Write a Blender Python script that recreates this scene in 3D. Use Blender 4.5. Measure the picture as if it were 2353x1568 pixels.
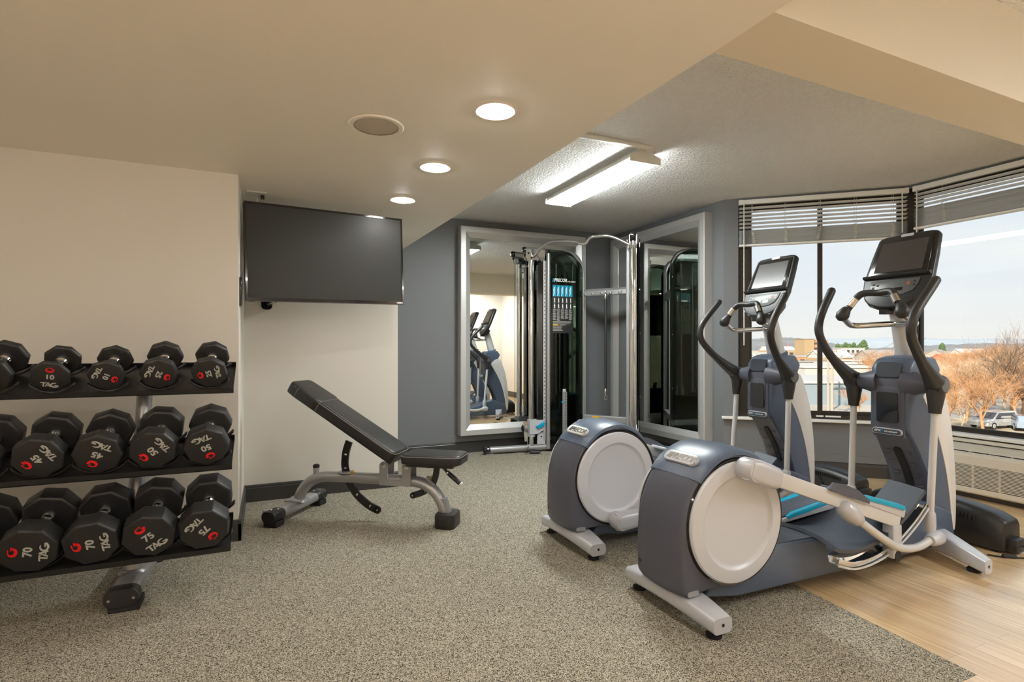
import bpy, bmesh, math, random
from mathutils import Vector, Matrix
random.seed(7)
for _o in list(bpy.data.objects):
    bpy.data.objects.remove(_o)
SC = bpy.context.scene
COL = SC.collection
PI = math.pi
R = math.radians

# ------------------------------------------------------------------ camera
EYE = 1.15
cam_data = bpy.data.cameras.new('camera')
cam_data.sensor_width = 36.0
cam_data.sensor_fit = 'HORIZONTAL'
cam_data.lens = 36.0 * 1240.0 / 2353.0
cam_data.shift_y = 16.0 / 2353.0
cam_data.clip_start = 0.05
cam_data.clip_end = 9000
cam = bpy.data.objects.new('camera', cam_data)
COL.objects.link(cam)
cam.location = (0, 0, EYE)
cam.rotation_euler = (PI / 2, 0, -R(24.44))
SC.camera = cam

# ------------------------------------------------------------------ colour management
SC.view_settings.view_transform = 'Standard'
SC.view_settings.look = 'None'
SC.view_settings.exposure = 0.75
SC.view_settings.gamma = 1.0
SC.view_settings.use_curve_mapping = False
try:
    SC.cycles.max_bounces = 10
    SC.cycles.diffuse_bounces = 8
    SC.cycles.glossy_bounces = 6
    SC.cycles.transmission_bounces = 8
    SC.cycles.transparent_max_bounces = 12
    SC.cycles.caustics_reflective = False
    SC.cycles.caustics_refractive = False
    SC.cycles.sample_clamp_indirect = 6.0
    SC.cycles.use_denoising = True
except Exception:
    pass

# ------------------------------------------------------------------ sky
SKY_STRENGTH = 0.60
world = bpy.data.worlds.new('sky')
SC.world = world
world.use_nodes = True
_n = world.node_tree.nodes
_l = world.node_tree.links
_n.clear()
_out = _n.new('ShaderNodeOutputWorld')
_bg = _n.new('ShaderNodeBackground')
_bg.inputs['Strength'].default_value = SKY_STRENGTH
_tc = _n.new('ShaderNodeTexCoord')
_sep = _n.new('ShaderNodeSeparateXYZ')
_l.new(_tc.outputs['Generated'], _sep.inputs[0])
_grad = _n.new('ShaderNodeValToRGB')
_l.new(_sep.outputs['Z'], _grad.inputs[0])
_e = _grad.color_ramp.elements
_e[0].position = 0.0
_e[0].color = (0.98, 0.93, 0.88, 1)
_e[1].position = 0.55
_e[1].color = (0.62, 0.76, 0.98, 1)
_m = _e.new(0.10)
_m.color = (0.90, 0.93, 0.97, 1)
_m = _e.new(0.25)
_m.color = (0.80, 0.88, 0.98, 1)
_map = _n.new('ShaderNodeMapping')
_map.inputs['Scale'].default_value = (1.0, 1.0, 7.0)
_l.new(_tc.outputs['Generated'], _map.inputs[0])
_noi = _n.new('ShaderNodeTexNoise')
_noi.inputs['Scale'].default_value = 2.2
_noi.inputs['Detail'].default_value = 5.0
_l.new(_map.outputs[0], _noi.inputs['Vector'])
_cr = _n.new('ShaderNodeValToRGB')
_cr.color_ramp.elements[0].position = 0.42
_cr.color_ramp.elements[1].position = 0.66
_l.new(_noi.outputs['Fac'], _cr.inputs[0])
_mx = _n.new('ShaderNodeMix')
_mx.data_type = 'RGBA'
_l.new(_cr.outputs[0], _mx.inputs[0])
_l.new(_grad.outputs[0], _mx.inputs[6])
_mx.inputs[7].default_value = (1.0, 0.99, 0.97, 1)
_l.new(_mx.outputs[2], _bg.inputs['Color'])
_l.new(_bg.outputs[0], _out.inputs[0])

# ------------------------------------------------------------------ sun (low, from behind the building)
sun_data = bpy.data.lights.new('sun', 'SUN')
sun_data.energy = 5.2
sun_data.angle = R(1.0)
sun_data.color = (1.0, 0.86, 0.68)
sun = bpy.data.objects.new('sun', sun_data)
COL.objects.link(sun)
sun.location = (-10, -14, 20)
sun.rotation_euler = Vector((0.80, 0.42, -0.46)).to_track_quat('-Z', 'Y').to_euler()

LAMP_W = 68.0        # radiance of the downlight lenses
TUBE_W = 42.0        # radiance of the fluorescent lens

# ------------------------------------------------------------------ helpers: shapes
class MB:
    def __init__(s):
        s.bm = bmesh.new()

    def face(s, vs):
        try:
            return s.bm.faces.new(vs)
        except ValueError:
            return None

    def box(s, x0, x1, y0, y1, z0, z1, M=None):
        c = [Vector((x, y, z)) for z in (z0, z1) for y in (y0, y1) for x in (x0, x1)]
        if M is not None:
            c = [M @ v for v in c]
        v = [s.bm.verts.new(p) for p in c]
        for f in ((0, 2, 3, 1), (4, 5, 7, 6), (0, 1, 5, 4), (2, 6, 7, 3), (0, 4, 6, 2), (1, 3, 7, 5)):
            s.face([v[i] for i in f])
        return s

    def loft(s, rings, caps=True, closed=False):
        vr = [[s.bm.verts.new(p) for p in r] for r in rings]
        n = len(vr[0])
        m = len(vr)
        for i in range(m if closed else m - 1):
            a, b = vr[i], vr[(i + 1) % m]
            for k in range(n):
                s.face([a[k], a[(k + 1) % n], b[(k + 1) % n], b[k]])
        if caps and not closed:
            s.face(list(reversed(vr[0])))
            s.face(vr[-1])
        return s

    def tube(s, path, r, seg=12, caps=True, closed=False, flat=1.0, up=None):
        P = [Vector(p) for p in path]
        n = len(P)
        rad = list(r) if isinstance(r, (list, tuple)) else [r] * n
        T = []
        for i in range(n):
            if closed:
                t = P[(i + 1) % n] - P[i - 1]
            else:
                t = P[min(i + 1, n - 1)] - P[max(i - 1, 0)]
            T.append(t.normalized())
        ref = Vector(up) if up is not None else (Vector((0, 0, 1)) if abs(T[0].z) < 0.9 else Vector((1, 0, 0)))
        u = (ref - T[0] * ref.dot(T[0])).normalized()
        rings = []
        for i in range(n):
            u = (u - T[i] * u.dot(T[i]))
            u = u.normalized() if u.length > 1e-6 else T[i].orthogonal().normalized()
            w = T[i].cross(u)
            rings.append([P[i] + (u * math.cos(2 * PI * k / seg) * flat + w * math.sin(2 * PI * k / seg)) * rad[i] for k in range(seg)])
        return s.loft(rings, caps, closed)

    def cyl(s, a, b, r, r2=None, seg=24, caps=True):
        return s.tube([a, b], [r, r if r2 is None else r2], seg, caps)

    def lathe(s, prof, origin, axis, seg=32, caps=True):
        O = Vector(origin)
        A = Vector(axis).normalized()
        u = A.orthogonal().normalized()
        w = A.cross(u)
        rings = []
        for (r, h) in prof:
            rings.append([O + A * h + (u * math.cos(2 * PI * k / seg) + w * math.sin(2 * PI * k / seg)) * max(r, 1e-4) for k in range(seg)])
        return s.loft(rings, caps)

    def prism(s, poly, f, lo, hi):
        """poly: 2-D outline; f(a, b, t) -> 3-D point; t from lo to hi."""
        A = [s.bm.verts.new(f(a, b, lo)) for a, b in poly]
        B = [s.bm.verts.new(f(a, b, hi)) for a, b in poly]
        n = len(poly)
        s.face(list(reversed(A)))
        s.face(B)
        for k in range(n):
            s.face([A[k], A[(k + 1) % n], B[(k + 1) % n], B[k]])
        return s

    def ribbon(s, pts, w, f, lo, hi, closed=False):
        """a flat stroke of width w along 2-D pts, given thickness"""
        P = [Vector((p[0], p[1])) for p in pts]
        n = len(P)
        ws = list(w) if isinstance(w, (list, tuple)) else [w] * n
        L, Q = [], []
        for i in range(n):
            t = (P[min(i + 1, n - 1)] - P[max(i - 1, 0)]).normalized()
            nn = Vector((-t.y, t.x))
            L.append(P[i] + nn * ws[i] / 2)
            Q.append(P[i] - nn * ws[i] / 2)
        for i in range(n - 1):
            s.prism([tuple(L[i]), tuple(Q[i]), tuple(Q[i + 1]), tuple(L[i + 1])], f, lo, hi)
        return s

    def grid(s, F, nu, nv):
        v = [[s.bm.verts.new(F(i / nu, j / nv)) for j in range(nv + 1)] for i in range(nu + 1)]
        for i in range(nu):
            for j in range(nv):
                s.face([v[i][j], v[i + 1][j], v[i + 1][j + 1], v[i][j + 1]])
        return s

    def bevel(s, w, ang=38, seg=2):
        bmesh.ops.recalc_face_normals(s.bm, faces=s.bm.faces)
        es = [e for e in s.bm.edges if len(e.link_faces) == 2 and e.calc_face_angle(0) > R(ang)]
        if es:
            bmesh.ops.bevel(s.bm, geom=es, offset=w, segments=seg, profile=0.5, affect='EDGES', clamp_overlap=True)
        return s

    def xform(s, M):
        bmesh.ops.transform(s.bm, matrix=M, verts=s.bm.verts)
        return s

    def build(s, name, m, parent=None, smooth=35, recalc=True):
        if recalc:
            bmesh.ops.recalc_face_normals(s.bm, faces=s.bm.faces)
        me = bpy.data.meshes.new(name)
        s.bm.to_mesh(me)
        s.bm.free()
        if smooth:
            for p in me.polygons:
                p.use_smooth = True
            me.set_sharp_from_angle(angle=R(smooth))
        me.materials.append(m)
        o = bpy.data.objects.new(name, me)
        COL.objects.link(o)
        if parent is not None:
            o.parent = parent
        return o


def cr(pts, n=6):
    """Catmull-Rom through 2-D or 3-D points"""
    P = [Vector(p) for p in pts]
    P = [P[0] * 2 - P[1]] + P + [P[-1] * 2 - P[-2]]
    out = []
    for i in range(1, len(P) - 2):
        for k in range(n):
            t = k / n
            a, b, c, d = P[i - 1], P[i], P[i + 1], P[i + 2]
            out.append(0.5 * ((2 * b) + (c - a) * t + (2 * a - 5 * b + 4 * c - d) * t * t + (3 * b - a - 3 * c + d) * t ** 3))
    out.append(P[-2])
    return out


def arc(cx, cy, r, a0, a1, n=12):
    return [(cx + r * math.cos(R(a0 + (a1 - a0) * k / n)), cy + r * math.sin(R(a0 + (a1 - a0) * k / n))) for k in range(n + 1)]


def rrect(x0, x1, y0, y1, r, n=5):
    return (arc(x1 - r, y0 + r, r, -90, 0, n) + arc(x1 - r, y1 - r, r, 0, 90, n)
            + arc(x0 + r, y1 - r, r, 90, 180, n) + arc(x0 + r, y0 + r, r, 180, 270, n))


XZ = lambda a, b, t: (a, t, b)      # outline in x-z, extruded along y
YZ = lambda a, b, t: (t, a, b)      # outline in y-z, extruded along x
XY = lambda a, b, t: (a, b, t)      # outline in x-y, extruded along z


# ------------------------------------------------------------------ helpers: objects
def tag(o, label=None, cat=None, group=None, kind=None):
    if label:
        o['label'] = label
    if cat:
        o['category'] = cat
    if group:
        o['group'] = group
    if kind:
        o['kind'] = kind
    return o


def thing(name, label, cat, loc=(0, 0, 0), rotz=0.0, group=None):
    o = bpy.data.objects.new(name, None)
    o.empty_display_size = 0.1
    COL.objects.link(o)
    o.location = loc
    o.rotation_euler = (0, 0, rotz)
    return tag(o, label, cat, group)


def struct(name, mb, m, parent=None, smooth=0):
    o = mb.build(name, m, parent, smooth)
    if parent is None:
        o['kind'] = 'structure'
    return o


def copy_tree(o, parent=None):
    c = o.copy()
    COL.objects.link(c)
    c.parent = parent
    for ch in [x for x in bpy.data.objects if x.parent == o]:
        copy_tree(ch, c)
    return c


def text_mb(s, size, thick=0.001, bold=0.0, shear=0.0, sx=1.0, align='CENTER'):
    """lettering as a mesh: lies in x-y, faces +z, centred"""
    cu = bpy.data.curves.new('lettering', 'FONT')
    cu.body = s
    cu.size = size
    cu.align_x = align
    cu.align_y = 'CENTER'
    cu.extrude = thick / 2
    cu.offset = bold
    cu.shear = shear
    cu.resolution_u = 3
    ob = bpy.data.objects.new('lettering', cu)
    COL.objects.link(ob)
    bpy.context.view_layer.update()
    dg = bpy.context.evaluated_depsgraph_get()
    me = bpy.data.meshes.new_from_object(ob.evaluated_get(dg))
    mb = MB()
    mb.bm.from_mesh(me)
    bpy.data.objects.remove(ob)
    bpy.data.curves.remove(cu)
    bpy.data.meshes.remove(me)
    if sx != 1.0:
        mb.xform(Matrix.Diagonal((sx, 1, 1, 1)))
    return mb


def frame_m(origin, ex, ey):
    """matrix whose x and y axes are ex, ey"""
    ex = Vector(ex).normalized()
    ez = ex.cross(Vector(ey)).normalized()
    ey = ez.cross(ex)
    M = Matrix((ex, ey, ez)).transposed().to_4x4()
    M.translation = Vector(origin)
    return M


# ------------------------------------------------------------------ helpers: materials
def mat(name, col, rough=0.5, metal=0.0, spec=0.5, coat=0.0, emit=None, strength=0.0, bump=None, vary=None, fleck=None):
    m = bpy.data.materials.new(name)
    m.use_nodes = True
    nt = m.node_tree
    b = nt.nodes['Principled BSDF']
    b.inputs['Base Color'].default_value = (*col, 1)
    b.inputs['Roughness'].default_value = rough
    b.inputs['Metallic'].default_value = metal
    b.inputs['Specular IOR Level'].default_value = spec
    b.inputs['Coat Weight'].default_value = coat
    if emit:
        b.inputs['Emission Color'].default_value = (*emit, 1)
        b.inputs['Emission Strength'].default_value = strength
    tc = nt.nodes.new('ShaderNodeTexCoord')
    if vary:                                   # (scale, amount): slow tone drift in the paint or plastic
        no = nt.nodes.new('ShaderNodeTexNoise')
        no.inputs['Scale'].default_value = vary[0]
        no.inputs['Detail'].default_value = 4
        nt.links.new(tc.outputs['Object'], no.inputs['Vector'])
        mx = nt.nodes.new('ShaderNodeMix')
        mx.data_type = 'RGBA'
        k = vary[1]
        mx.inputs[6].default_value = (*[c * (1 - k) for c in col], 1)
        mx.inputs[7].default_value = (*[min(1, c * (1 + k)) for c in col], 1)
        nt.links.new(no.outputs['Fac'], mx.inputs[0])
        nt.links.new(mx.outputs[2], b.inputs['Base Color'])
    if bump:                                   # (scale, strength, distance)
        no = nt.nodes.new('ShaderNodeTexNoise')
        no.inputs['Scale'].default_value = bump[0]
        no.inputs['Detail'].default_value = 3
        nt.links.new(tc.outputs['Object'], no.inputs['Vector'])
        bp = nt.nodes.new('ShaderNodeBump')
        bp.inputs['Strength'].default_value = bump[1]
        bp.inputs['Distance'].default_value = bump[2]
        nt.links.new(no.outputs['Fac'], bp.inputs['Height'])
        nt.links.new(bp.outputs[0], b.inputs['Normal'])
    return m


def glass_mat(name, tint, refl_ior=1.45, rough=0.0):
    m = bpy.data.materials.new(name)
    m.use_nodes = True
    nt = m.node_tree
    nt.nodes.clear()
    o = nt.nodes.new('ShaderNodeOutputMaterial')
    t = nt.nodes.new('ShaderNodeBsdfTransparent')
    t.inputs[0].default_value = (*tint, 1)
    g = nt.nodes.new('ShaderNodeBsdfGlossy')
    g.inputs['Roughness'].default_value = rough
    f = nt.nodes.new('ShaderNodeFresnel')
    f.inputs['IOR'].default_value = refl_ior
    mx = nt.nodes.new('ShaderNodeMixShader')
    nt.links.new(f.outputs[0], mx.inputs[0])
    nt.links.new(t.outputs[0], mx.inputs[1])
    nt.links.new(g.outputs[0], mx.inputs[2])
    nt.links.new(mx.outputs[0], o.inputs[0])
    return m


def ramp_mat(name, kind, scale, stops, rough=0.6, spec=0.3, stretch=(1, 1, 1), detail=3, bump=0.0, bdist=0.002, const=False, coords='Object'):
    m = bpy.data.materials.new(name)
    m.use_nodes = True
    nt = m.node_tree
    b = nt.nodes['Principled BSDF']
    b.inputs['Roughness'].default_value = rough
    b.inputs['Specular IOR Level'].default_value = spec
    tc = nt.nodes.new('ShaderNodeTexCoord')
    mp = nt.nodes.new('ShaderNodeMapping')
    mp.inputs['Scale'].default_value = stretch
    nt.links.new(tc.outputs[coords], mp.inputs[0])
    rp = nt.nodes.new('ShaderNodeValToRGB')
    if const:
        rp.color_ramp.interpolation = 'CONSTANT'
    if kind == 'cells':
        tx = nt.nodes.new('ShaderNodeTexVoronoi')
        tx.inputs['Scale'].default_value = scale
        nt.links.new(mp.outputs[0], tx.inputs['Vector'])
        sp = nt.nodes.new('ShaderNodeSeparateColor')
        nt.links.new(tx.outputs['Color'], sp.inputs[0])
        src = sp.outputs[0]
    else:
        tx = nt.nodes.new('ShaderNodeTexNoise')
        tx.inputs['Scale'].default_value = scale
        tx.inputs['Detail'].default_value = detail
        nt.links.new(mp.outputs[0], tx.inputs['Vector'])
        src = tx.outputs['Fac']
    nt.links.new(src, rp.inputs[0])
    el = rp.color_ramp.elements
    el[0].position, el[0].color = stops[0][0], (*stops[0][1], 1)
    el[1].position, el[1].color = stops[-1][0], (*stops[-1][1], 1)
    for p, c in stops[1:-1]:
        k = el.new(p)
        k.color = (*c, 1)
    nt.links.new(rp.outputs[0], b.inputs['Base Color'])
    if bump:
        bp = nt.nodes.new('ShaderNodeBump')
        bp.inputs['Strength'].default_value = bump
        bp.inputs['Distance'].default_value = bdist
        nt.links.new(src, bp.inputs['Height'])
        nt.links.new(bp.outputs[0], b.inputs['Normal'])
    return m


M = {}
M['cream'] = mat('cream_wall_paint', (0.71, 0.675, 0.62), 0.55, bump=(160, 0.05, 0.002), vary=(0.8, 0.02))
M['soffit'] = mat('beige_ceiling_paint', (0.86, 0.815, 0.735), 0.6, bump=(120, 0.04, 0.002), vary=(0.6, 0.02))
M['popcorn'] = mat('textured_ceiling', (0.90, 0.91, 0.91), 0.85, spec=0.2, bump=(62, 1.0, 0.03))
M['beam_shaded'] = mat('beam_shade_tint', (0.74, 0.67, 0.555), 0.6)  # tan tone darker than the soffit, standing in for shade on the beam
M['greywall'] = mat('slate_grey_wall_paint', (0.160, 0.168, 0.180), 0.5, bump=(150, 0.05, 0.002))
M['base_dark'] = mat('charcoal_baseboard', (0.045, 0.043, 0.042), 0.35)
M['carpet'] = ramp_mat('speckled_carpet', 'cells', 360, [(0.0, (0.03, 0.027, 0.02)), (0.16, (0.12, 0.105, 0.08)), (0.36, (0.29, 0.26, 0.20)), (0.62, (0.42, 0.38, 0.30)), (0.86, (0.54, 0.50, 0.42))], rough=0.95, spec=0.1, const=True, bump=0.3)
M['white_trim'] = mat('white_trim_paint', (0.78, 0.77, 0.74), 0.4)
M['mirror'] = mat('mirror_silver', (0.90, 0.92, 0.90), 0.0, 1.0)
M['frame_silver'] = mat('brushed_silver_frame', (0.56, 0.56, 0.555), 0.38, 0.45, bump=(40, 0.03, 0.001))
M['frame_back'] = mat('frame_backing', (0.03, 0.028, 0.026), 0.6)
M['black_plastic'] = mat('black_plastic', (0.018, 0.018, 0.019), 0.38, bump=(300, 0.06, 0.001))
M['grip'] = mat('black_grip_rubber', (0.022, 0.021, 0.020), 0.45)
M['gloss_black'] = mat('gloss_black', (0.008, 0.008, 0.009), 0.12, coat=0.5)
M['screen'] = mat('dark_screen', (0.026, 0.027, 0.024), 0.5, spec=0.35)
M['console_screen'] = mat('console_screen', (0.05, 0.045, 0.043), 0.22, coat=0.4)
M['console_panel'] = mat('console_panel', (0.10, 0.105, 0.11), 0.35)
M['lcd'] = mat('pale_display', (0.72, 0.74, 0.72), 0.4)
M['orange'] = mat('orange_print', (0.30, 0.07, 0.02), 0.5)
M['slate'] = mat('slate_blue_plastic', (0.085, 0.112, 0.170), 0.36, spec=0.5, bump=(500, 0.04, 0.0008))
M['slate_dark'] = mat('dark_slate_plastic', (0.052, 0.062, 0.082), 0.42, bump=(500, 0.05, 0.0008))
M['plum'] = mat('grey_slate_plastic', (0.078, 0.083, 0.112), 0.42, bump=(500, 0.05, 0.0008))
M['silver_plastic'] = mat('silver_grey_plastic', (0.53, 0.54, 0.59), 0.36, 0.15)
M['disk'] = mat('pale_silver_disk', (0.59, 0.61, 0.665), 0.38, 0.1)
M['arm_paint'] = mat('pale_grey_metal_paint', (0.60, 0.60, 0.61), 0.34, 0.1)
M['white_panel'] = mat('pale_tower_panel', (0.70, 0.69, 0.69), 0.35, 0.1)
M['steel_paint'] = mat('silver_frame_paint', (0.40, 0.40, 0.41), 0.33, 0.55)
M['chrome'] = mat('chrome', (0.82, 0.82, 0.82), 0.07, 1.0)
M['satin'] = mat('satin_steel', (0.70, 0.69, 0.67), 0.2, 1.0)
M['blue'] = mat('turquoise_accent', (0.0, 0.32, 0.52), 0.35)
M['rubber'] = mat('black_rubber', (0.012, 0.012, 0.012), 0.7)
M['urethane'] = mat('black_urethane', (0.016, 0.016, 0.0165), 0.43, bump=(420, 0.18, 0.0012))
M['print_grey'] = mat('grey_print', (0.46, 0.45, 0.42), 0.6)
M['print_red'] = mat('red_print', (0.75, 0.006, 0.008), 0.5)
M['print_white'] = mat('white_print', (0.80, 0.80, 0.80), 0.5)
M['print_yellow'] = mat('yellow_print', (0.75, 0.42, 0.02), 0.5)
M['rack_black'] = mat('rack_black_paint', (0.014, 0.014, 0.015), 0.42, bump=(350, 0.12, 0.001))
M['vinyl'] = mat('black_vinyl', (0.020, 0.019, 0.018), 0.42, bump=(260, 0.12, 0.001))
M['stitch'] = mat('grey_stitching', (0.22, 0.20, 0.18), 0.7)
M['smoke'] = glass_mat('smoked_acrylic', (0.50, 0.56, 0.53), 1.4)
M['weights'] = mat('dark_weight_plates', (0.016, 0.02, 0.02), 0.5)
M['pane'] = glass_mat('window_glass', (0.96, 0.98, 0.98), 1.3)
M['bronze'] = mat('dark_bronze_frame', (0.035, 0.028, 0.022), 0.4, 0.3)
M['blind'] = mat('blind_slat', (0.88, 0.89, 0.89), 0.42)
M['cord'] = mat('blind_cord', (0.62, 0.60, 0.54), 0.8)
M['ac'] = mat('cream_ac_plastic', (0.66, 0.62, 0.54), 0.45)
M['ac_in'] = mat('ac_dark_inside', (0.02, 0.02, 0.02), 0.7)
M['lamp'] = mat('downlight_lens', (0.9, 0.9, 0.88), 0.4, emit=(1.0, 0.972, 0.925), strength=LAMP_W)
M['tube'] = mat('fluorescent_lens', (0.9, 0.92, 0.9), 0.4, emit=(0.94, 1.0, 0.98), strength=TUBE_W)
FILL_W = 100.0  # radiance of the added fill uplights
M['fill'] = mat('fill_uplight_lens', (0.9, 0.9, 0.88), 0.4, emit=(1.0, 0.95, 0.87), strength=FILL_W)
M['lamp_trim'] = mat('lamp_trim', (0.78, 0.72, 0.64), 0.5)
M['tube_fill'] = mat('fill_fluorescent_lens', (0.9, 0.92, 0.9), 0.4, emit=(0.97, 1.0, 0.98), strength=38.0)  # lens of the unseen rear fixture, added as fill light
M['white_metal'] = mat('white_enamel', (0.74, 0.73, 0.68), 0.4)
M['grille'] = mat('speaker_grille', (0.52, 0.46, 0.39), 0.7)
M['door_wood'] = ramp_mat('door_wood', 'noise', 3, [(0.3, (0.16, 0.09, 0.05)), (0.7, (0.27, 0.17, 0.10))], stretch=(6, 6, 0.5))

# ================================================================== the room
HC, HS = 2.56, 2.186            # textured ceiling, soffit
XL, YB = -2.6, -1.2             # left wall, rear wall
Y1, Y2, Y3 = 3.616, 4.483, 5.607
XR, XT, X4 = -0.155, 0.993, 3.955
P4 = Vector((3.955, 3.84, 0))   # end of the mirror wall, start of the bay
BD = Vector((math.cos(R(-41.5)), math.sin(R(-41.5)), 0))
BN = Vector((-BD.y, BD.x, 0))   # outward normal of the bay wall
BL = 1.51
P6 = P4 + BD * BL               # bay corner
X6 = P6.x


def wood_floor():
    m = bpy.data.materials.new('oak_plank_floor')
    m.use_nodes = True
    nt = m.node_tree
    b = nt.nodes['Principled BSDF']
    L = nt.links.new
    tc = nt.nodes.new('ShaderNodeTexCoord')
    mp = nt.nodes.new('ShaderNodeMapping')
    mp.inputs['Rotation'].default_value = (0, 0, PI / 2)
    L(tc.outputs['Object'], mp.inputs[0])
    br = nt.nodes.new('ShaderNodeTexBrick')
    br.offset = 0.37
    br.inputs['Color1'].default_value = (0.68, 0.48, 0.26, 1)
    br.inputs['Color2'].default_value = (0.80, 0.60, 0.36, 1)
    br.inputs['Mortar'].default_value = (0.54, 0.37, 0.19, 1)
    br.inputs['Scale'].default_value = 1.0
    br.inputs['Mortar Size'].default_value = 0.0012
    br.inputs['Brick Width'].default_value = 1.15
    br.inputs['Row Height'].default_value = 0.085
    L(mp.outputs[0], br.inputs['Vector'])
    m2 = nt.nodes.new('ShaderNodeMapping')
    m2.inputs['Scale'].default_value = (70, 2.2, 1)
    L(tc.outputs['Object'], m2.inputs[0])
    no = nt.nodes.new('ShaderNodeTexNoise')
    no.inputs['Scale'].default_value = 1.0
    no.inputs['Detail'].default_value = 6
    no.inputs['Distortion'].default_value = 0.6
    L(m2.outputs[0], no.inputs['Vector'])
    rp = nt.nodes.new('ShaderNodeValToRGB')
    rp.color_ramp.elements[0].position = 0.30
    rp.color_ramp.elements[0].color = (0.72, 0.67, 0.60, 1)
    rp.color_ramp.elements[1].position = 0.68
    rp.color_ramp.elements[1].color = (1.12, 1.12, 1.12, 1)
    L(no.outputs['Fac'], rp.inputs[0])
    mx = nt.nodes.new('ShaderNodeMix')
    mx.data_type = 'RGBA'
    mx.blend_type = 'MULTIPLY'
    mx.inputs[0].default_value = 1
    L(br.outputs['Color'], mx.inputs[6])
    L(rp.outputs[0], mx.inputs[7])
    L(mx.outputs[2], b.inputs['Base Color'])
    b.inputs['Roughness'].default_value = 0.30
    b.inputs['Specular IOR Level'].default_value = 0.5
    b.inputs['Coat Weight'].default_value = 1.0
    b.inputs['Coat IOR'].default_value = 1.7
    b.inputs['Coat Roughness'].default_value = 0.24
    return m


M['wood'] = wood_floor()


def slab(poly, z0, z1):
    return MB().prism(poly, XY, z0, z1)


CE = [(2.275, 1.05), (2.34, 1.84), (2.46, 3.25), (3.955, 3.84)]
struct('floor', slab([(XL, YB), (X6, YB), (X6, P6.y), (3.955, 3.84), (2.46, 3.25), (2.34, 1.84), (2.275, 1.05), (XL, 1.05)], -0.1, 0), M['wood'])
struct('floor_carpet', slab([(XL, 1.05)] + CE + [(X4, Y3), (XT, Y3), (XT, Y2), (XR, Y2), (XR, Y1), (XL, Y1)], -0.1, 0), M['carpet'])
# ceilings
SX0, SX1 = 1.425, 1.300          # soffit edge at the beam and at the far wall
struct('ceiling', slab([(SX0, 1.43), (X6 + .1, 1.43), (X6 + .1, P6.y), (X4 + .02, 3.95), (X4 + .02, Y3), (SX1, Y3)], HC, HC + 0.1), M['popcorn'])
struct('ceiling_rear', slab([(1.425, YB), (X6 + .1, YB), (X6 + .1, 1.18), (1.425, 1.18)], HC, HC + 0.1), M['popcorn'])
struct('ceiling_soffit', slab([(XL, YB), (SX0, YB), (SX0, 1.43), (SX1, Y3), (XT, Y3), (XT, Y2), (XR, Y2), (XR, Y1), (XL, Y1)], HS, HC + 0.1), M['soffit'])
struct('ceiling_beam', MB().box(SX0, X6, 1.18, 1.43, HS, HC + .1), M['beam_shaded'])
# walls
T = 0.12
struct('wall_left', MB().box(XL - T, XL, YB, Y1 + T, 0, HC), M['cream'])
struct('wall_rear', MB().box(XL - T, X6 + T, YB - T, YB, 0, HC), M['cream'])
struct('wall_front', slab([(XL, Y1), (XR, Y1), (XR, Y2), (XR - T, Y2), (XR - T, Y1 + T), (XL, Y1 + T)], 0, HS), M['cream'])
struct('wall_television', slab([(XR - T, Y2), (XT, Y2), (XT, Y3 + T), (XT - T, Y3 + T), (XT - T, Y2 + T), (XR - T, Y2 + T)], 0, HS), M['cream'])
struct('wall_back', MB().box(XT, X4 + T, Y3, Y3 + T, 0, HC), M['greywall'])
struct('wall_mirror', slab([(X4, Y3), (X4, P4.y), (X4 + T * .75, P4.y + T * .66), (X4 + T, Y3)], 0, HC), M['greywall'])


def bay(s0, s1, o0, o1, z0, z1, mb=None):
    """box along the bay wall: s along it, o outward"""
    mb = mb or MB()
    return mb.prism([tuple((P4 + BD * s + BN * o).to_2d()) for s, o in ((s0, o0), (s1, o0), (s1, o1), (s0, o1))], XY, z0, z1)


wb = bay(0, BL + .05, 0, T, 0, 0.48)
bay(0, 0.13, 0, T, 0.48, HC, wb)
bay(0.13, BL + .05, 0.0, T, 2.535, HC, wb)
struct('wall_bay', wb, M['greywall'])
wr = MB().box(X6, X6 + T, 0.1, P6.y, 0, 0.45).box(X6, X6 + T, 0.1, P6.y, 2.535, HC)
struct('wall_right', wr, M['greywall'])
struct('wall_right_rear', MB().box(X6, X6 + T, YB, 0.1, 0, HC), M['cream'])


# baseboards with a moulded top edge
def baseboard(name, a, b, side=1, h=0.125, t=0.016):
    a, b = Vector((a[0], a[1], 0)), Vector((b[0], b[1], 0))
    d = (b - a).normalized()
    n = Vector((-d.y, d.x, 0)) * side
    prof = [(0, 0), (t, 0), (t, h * .80), (t * .8, h * .84), (t * .8, h * .93), (t * .35, h), (0, h)]
    mb = MB().loft([[p + n * o + Vector((0, 0, z)) for o, z in prof] for p in (a, b)])
    return struct(name, mb, M['base_dark'])


baseboard('baseboard_front', (XL, Y1), (XR + .016, Y1), -1)
baseboard('baseboard_return', (XR, Y1 - .016), (XR, Y2), -1)
baseboard('baseboard_television', (XR, Y2), (XT, Y2), -1)
baseboard('baseboard_back', (XT, Y3), (X4, Y3), -1)
baseboard('baseboard_mirror', (X4, Y3), (X4, P4.y), -1)
baseboard('baseboard_bay', P4.to_2d(), P6.to_2d(), -1)
baseboard('baseboard_right', P6.to_2d(), (X6, YB), -1)
# the grey ledge board that runs above the baseboard
struct('trim_1', MB().box(XT, X4, Y3 - .012, Y3, .125, .195), M['greywall'])
struct('trim_2', MB().box(X4 - .012, X4, P4.y, Y3, .125, .195), M['greywall'])
struct('trim_3', bay(0, BL, -.012, 0, .125, .185), M['greywall'])
# window sills
struct('trim_4', bay(-0.016, BL, -0.045, 0.10, 0.480, 0.503).bevel(.004), M['white_trim'])
struct('trim_5', MB().box(X6 - .075, X6 + .08, 0.1, P6.y - .02, 0.446, 0.471).bevel(.004), M['white_trim'])
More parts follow.
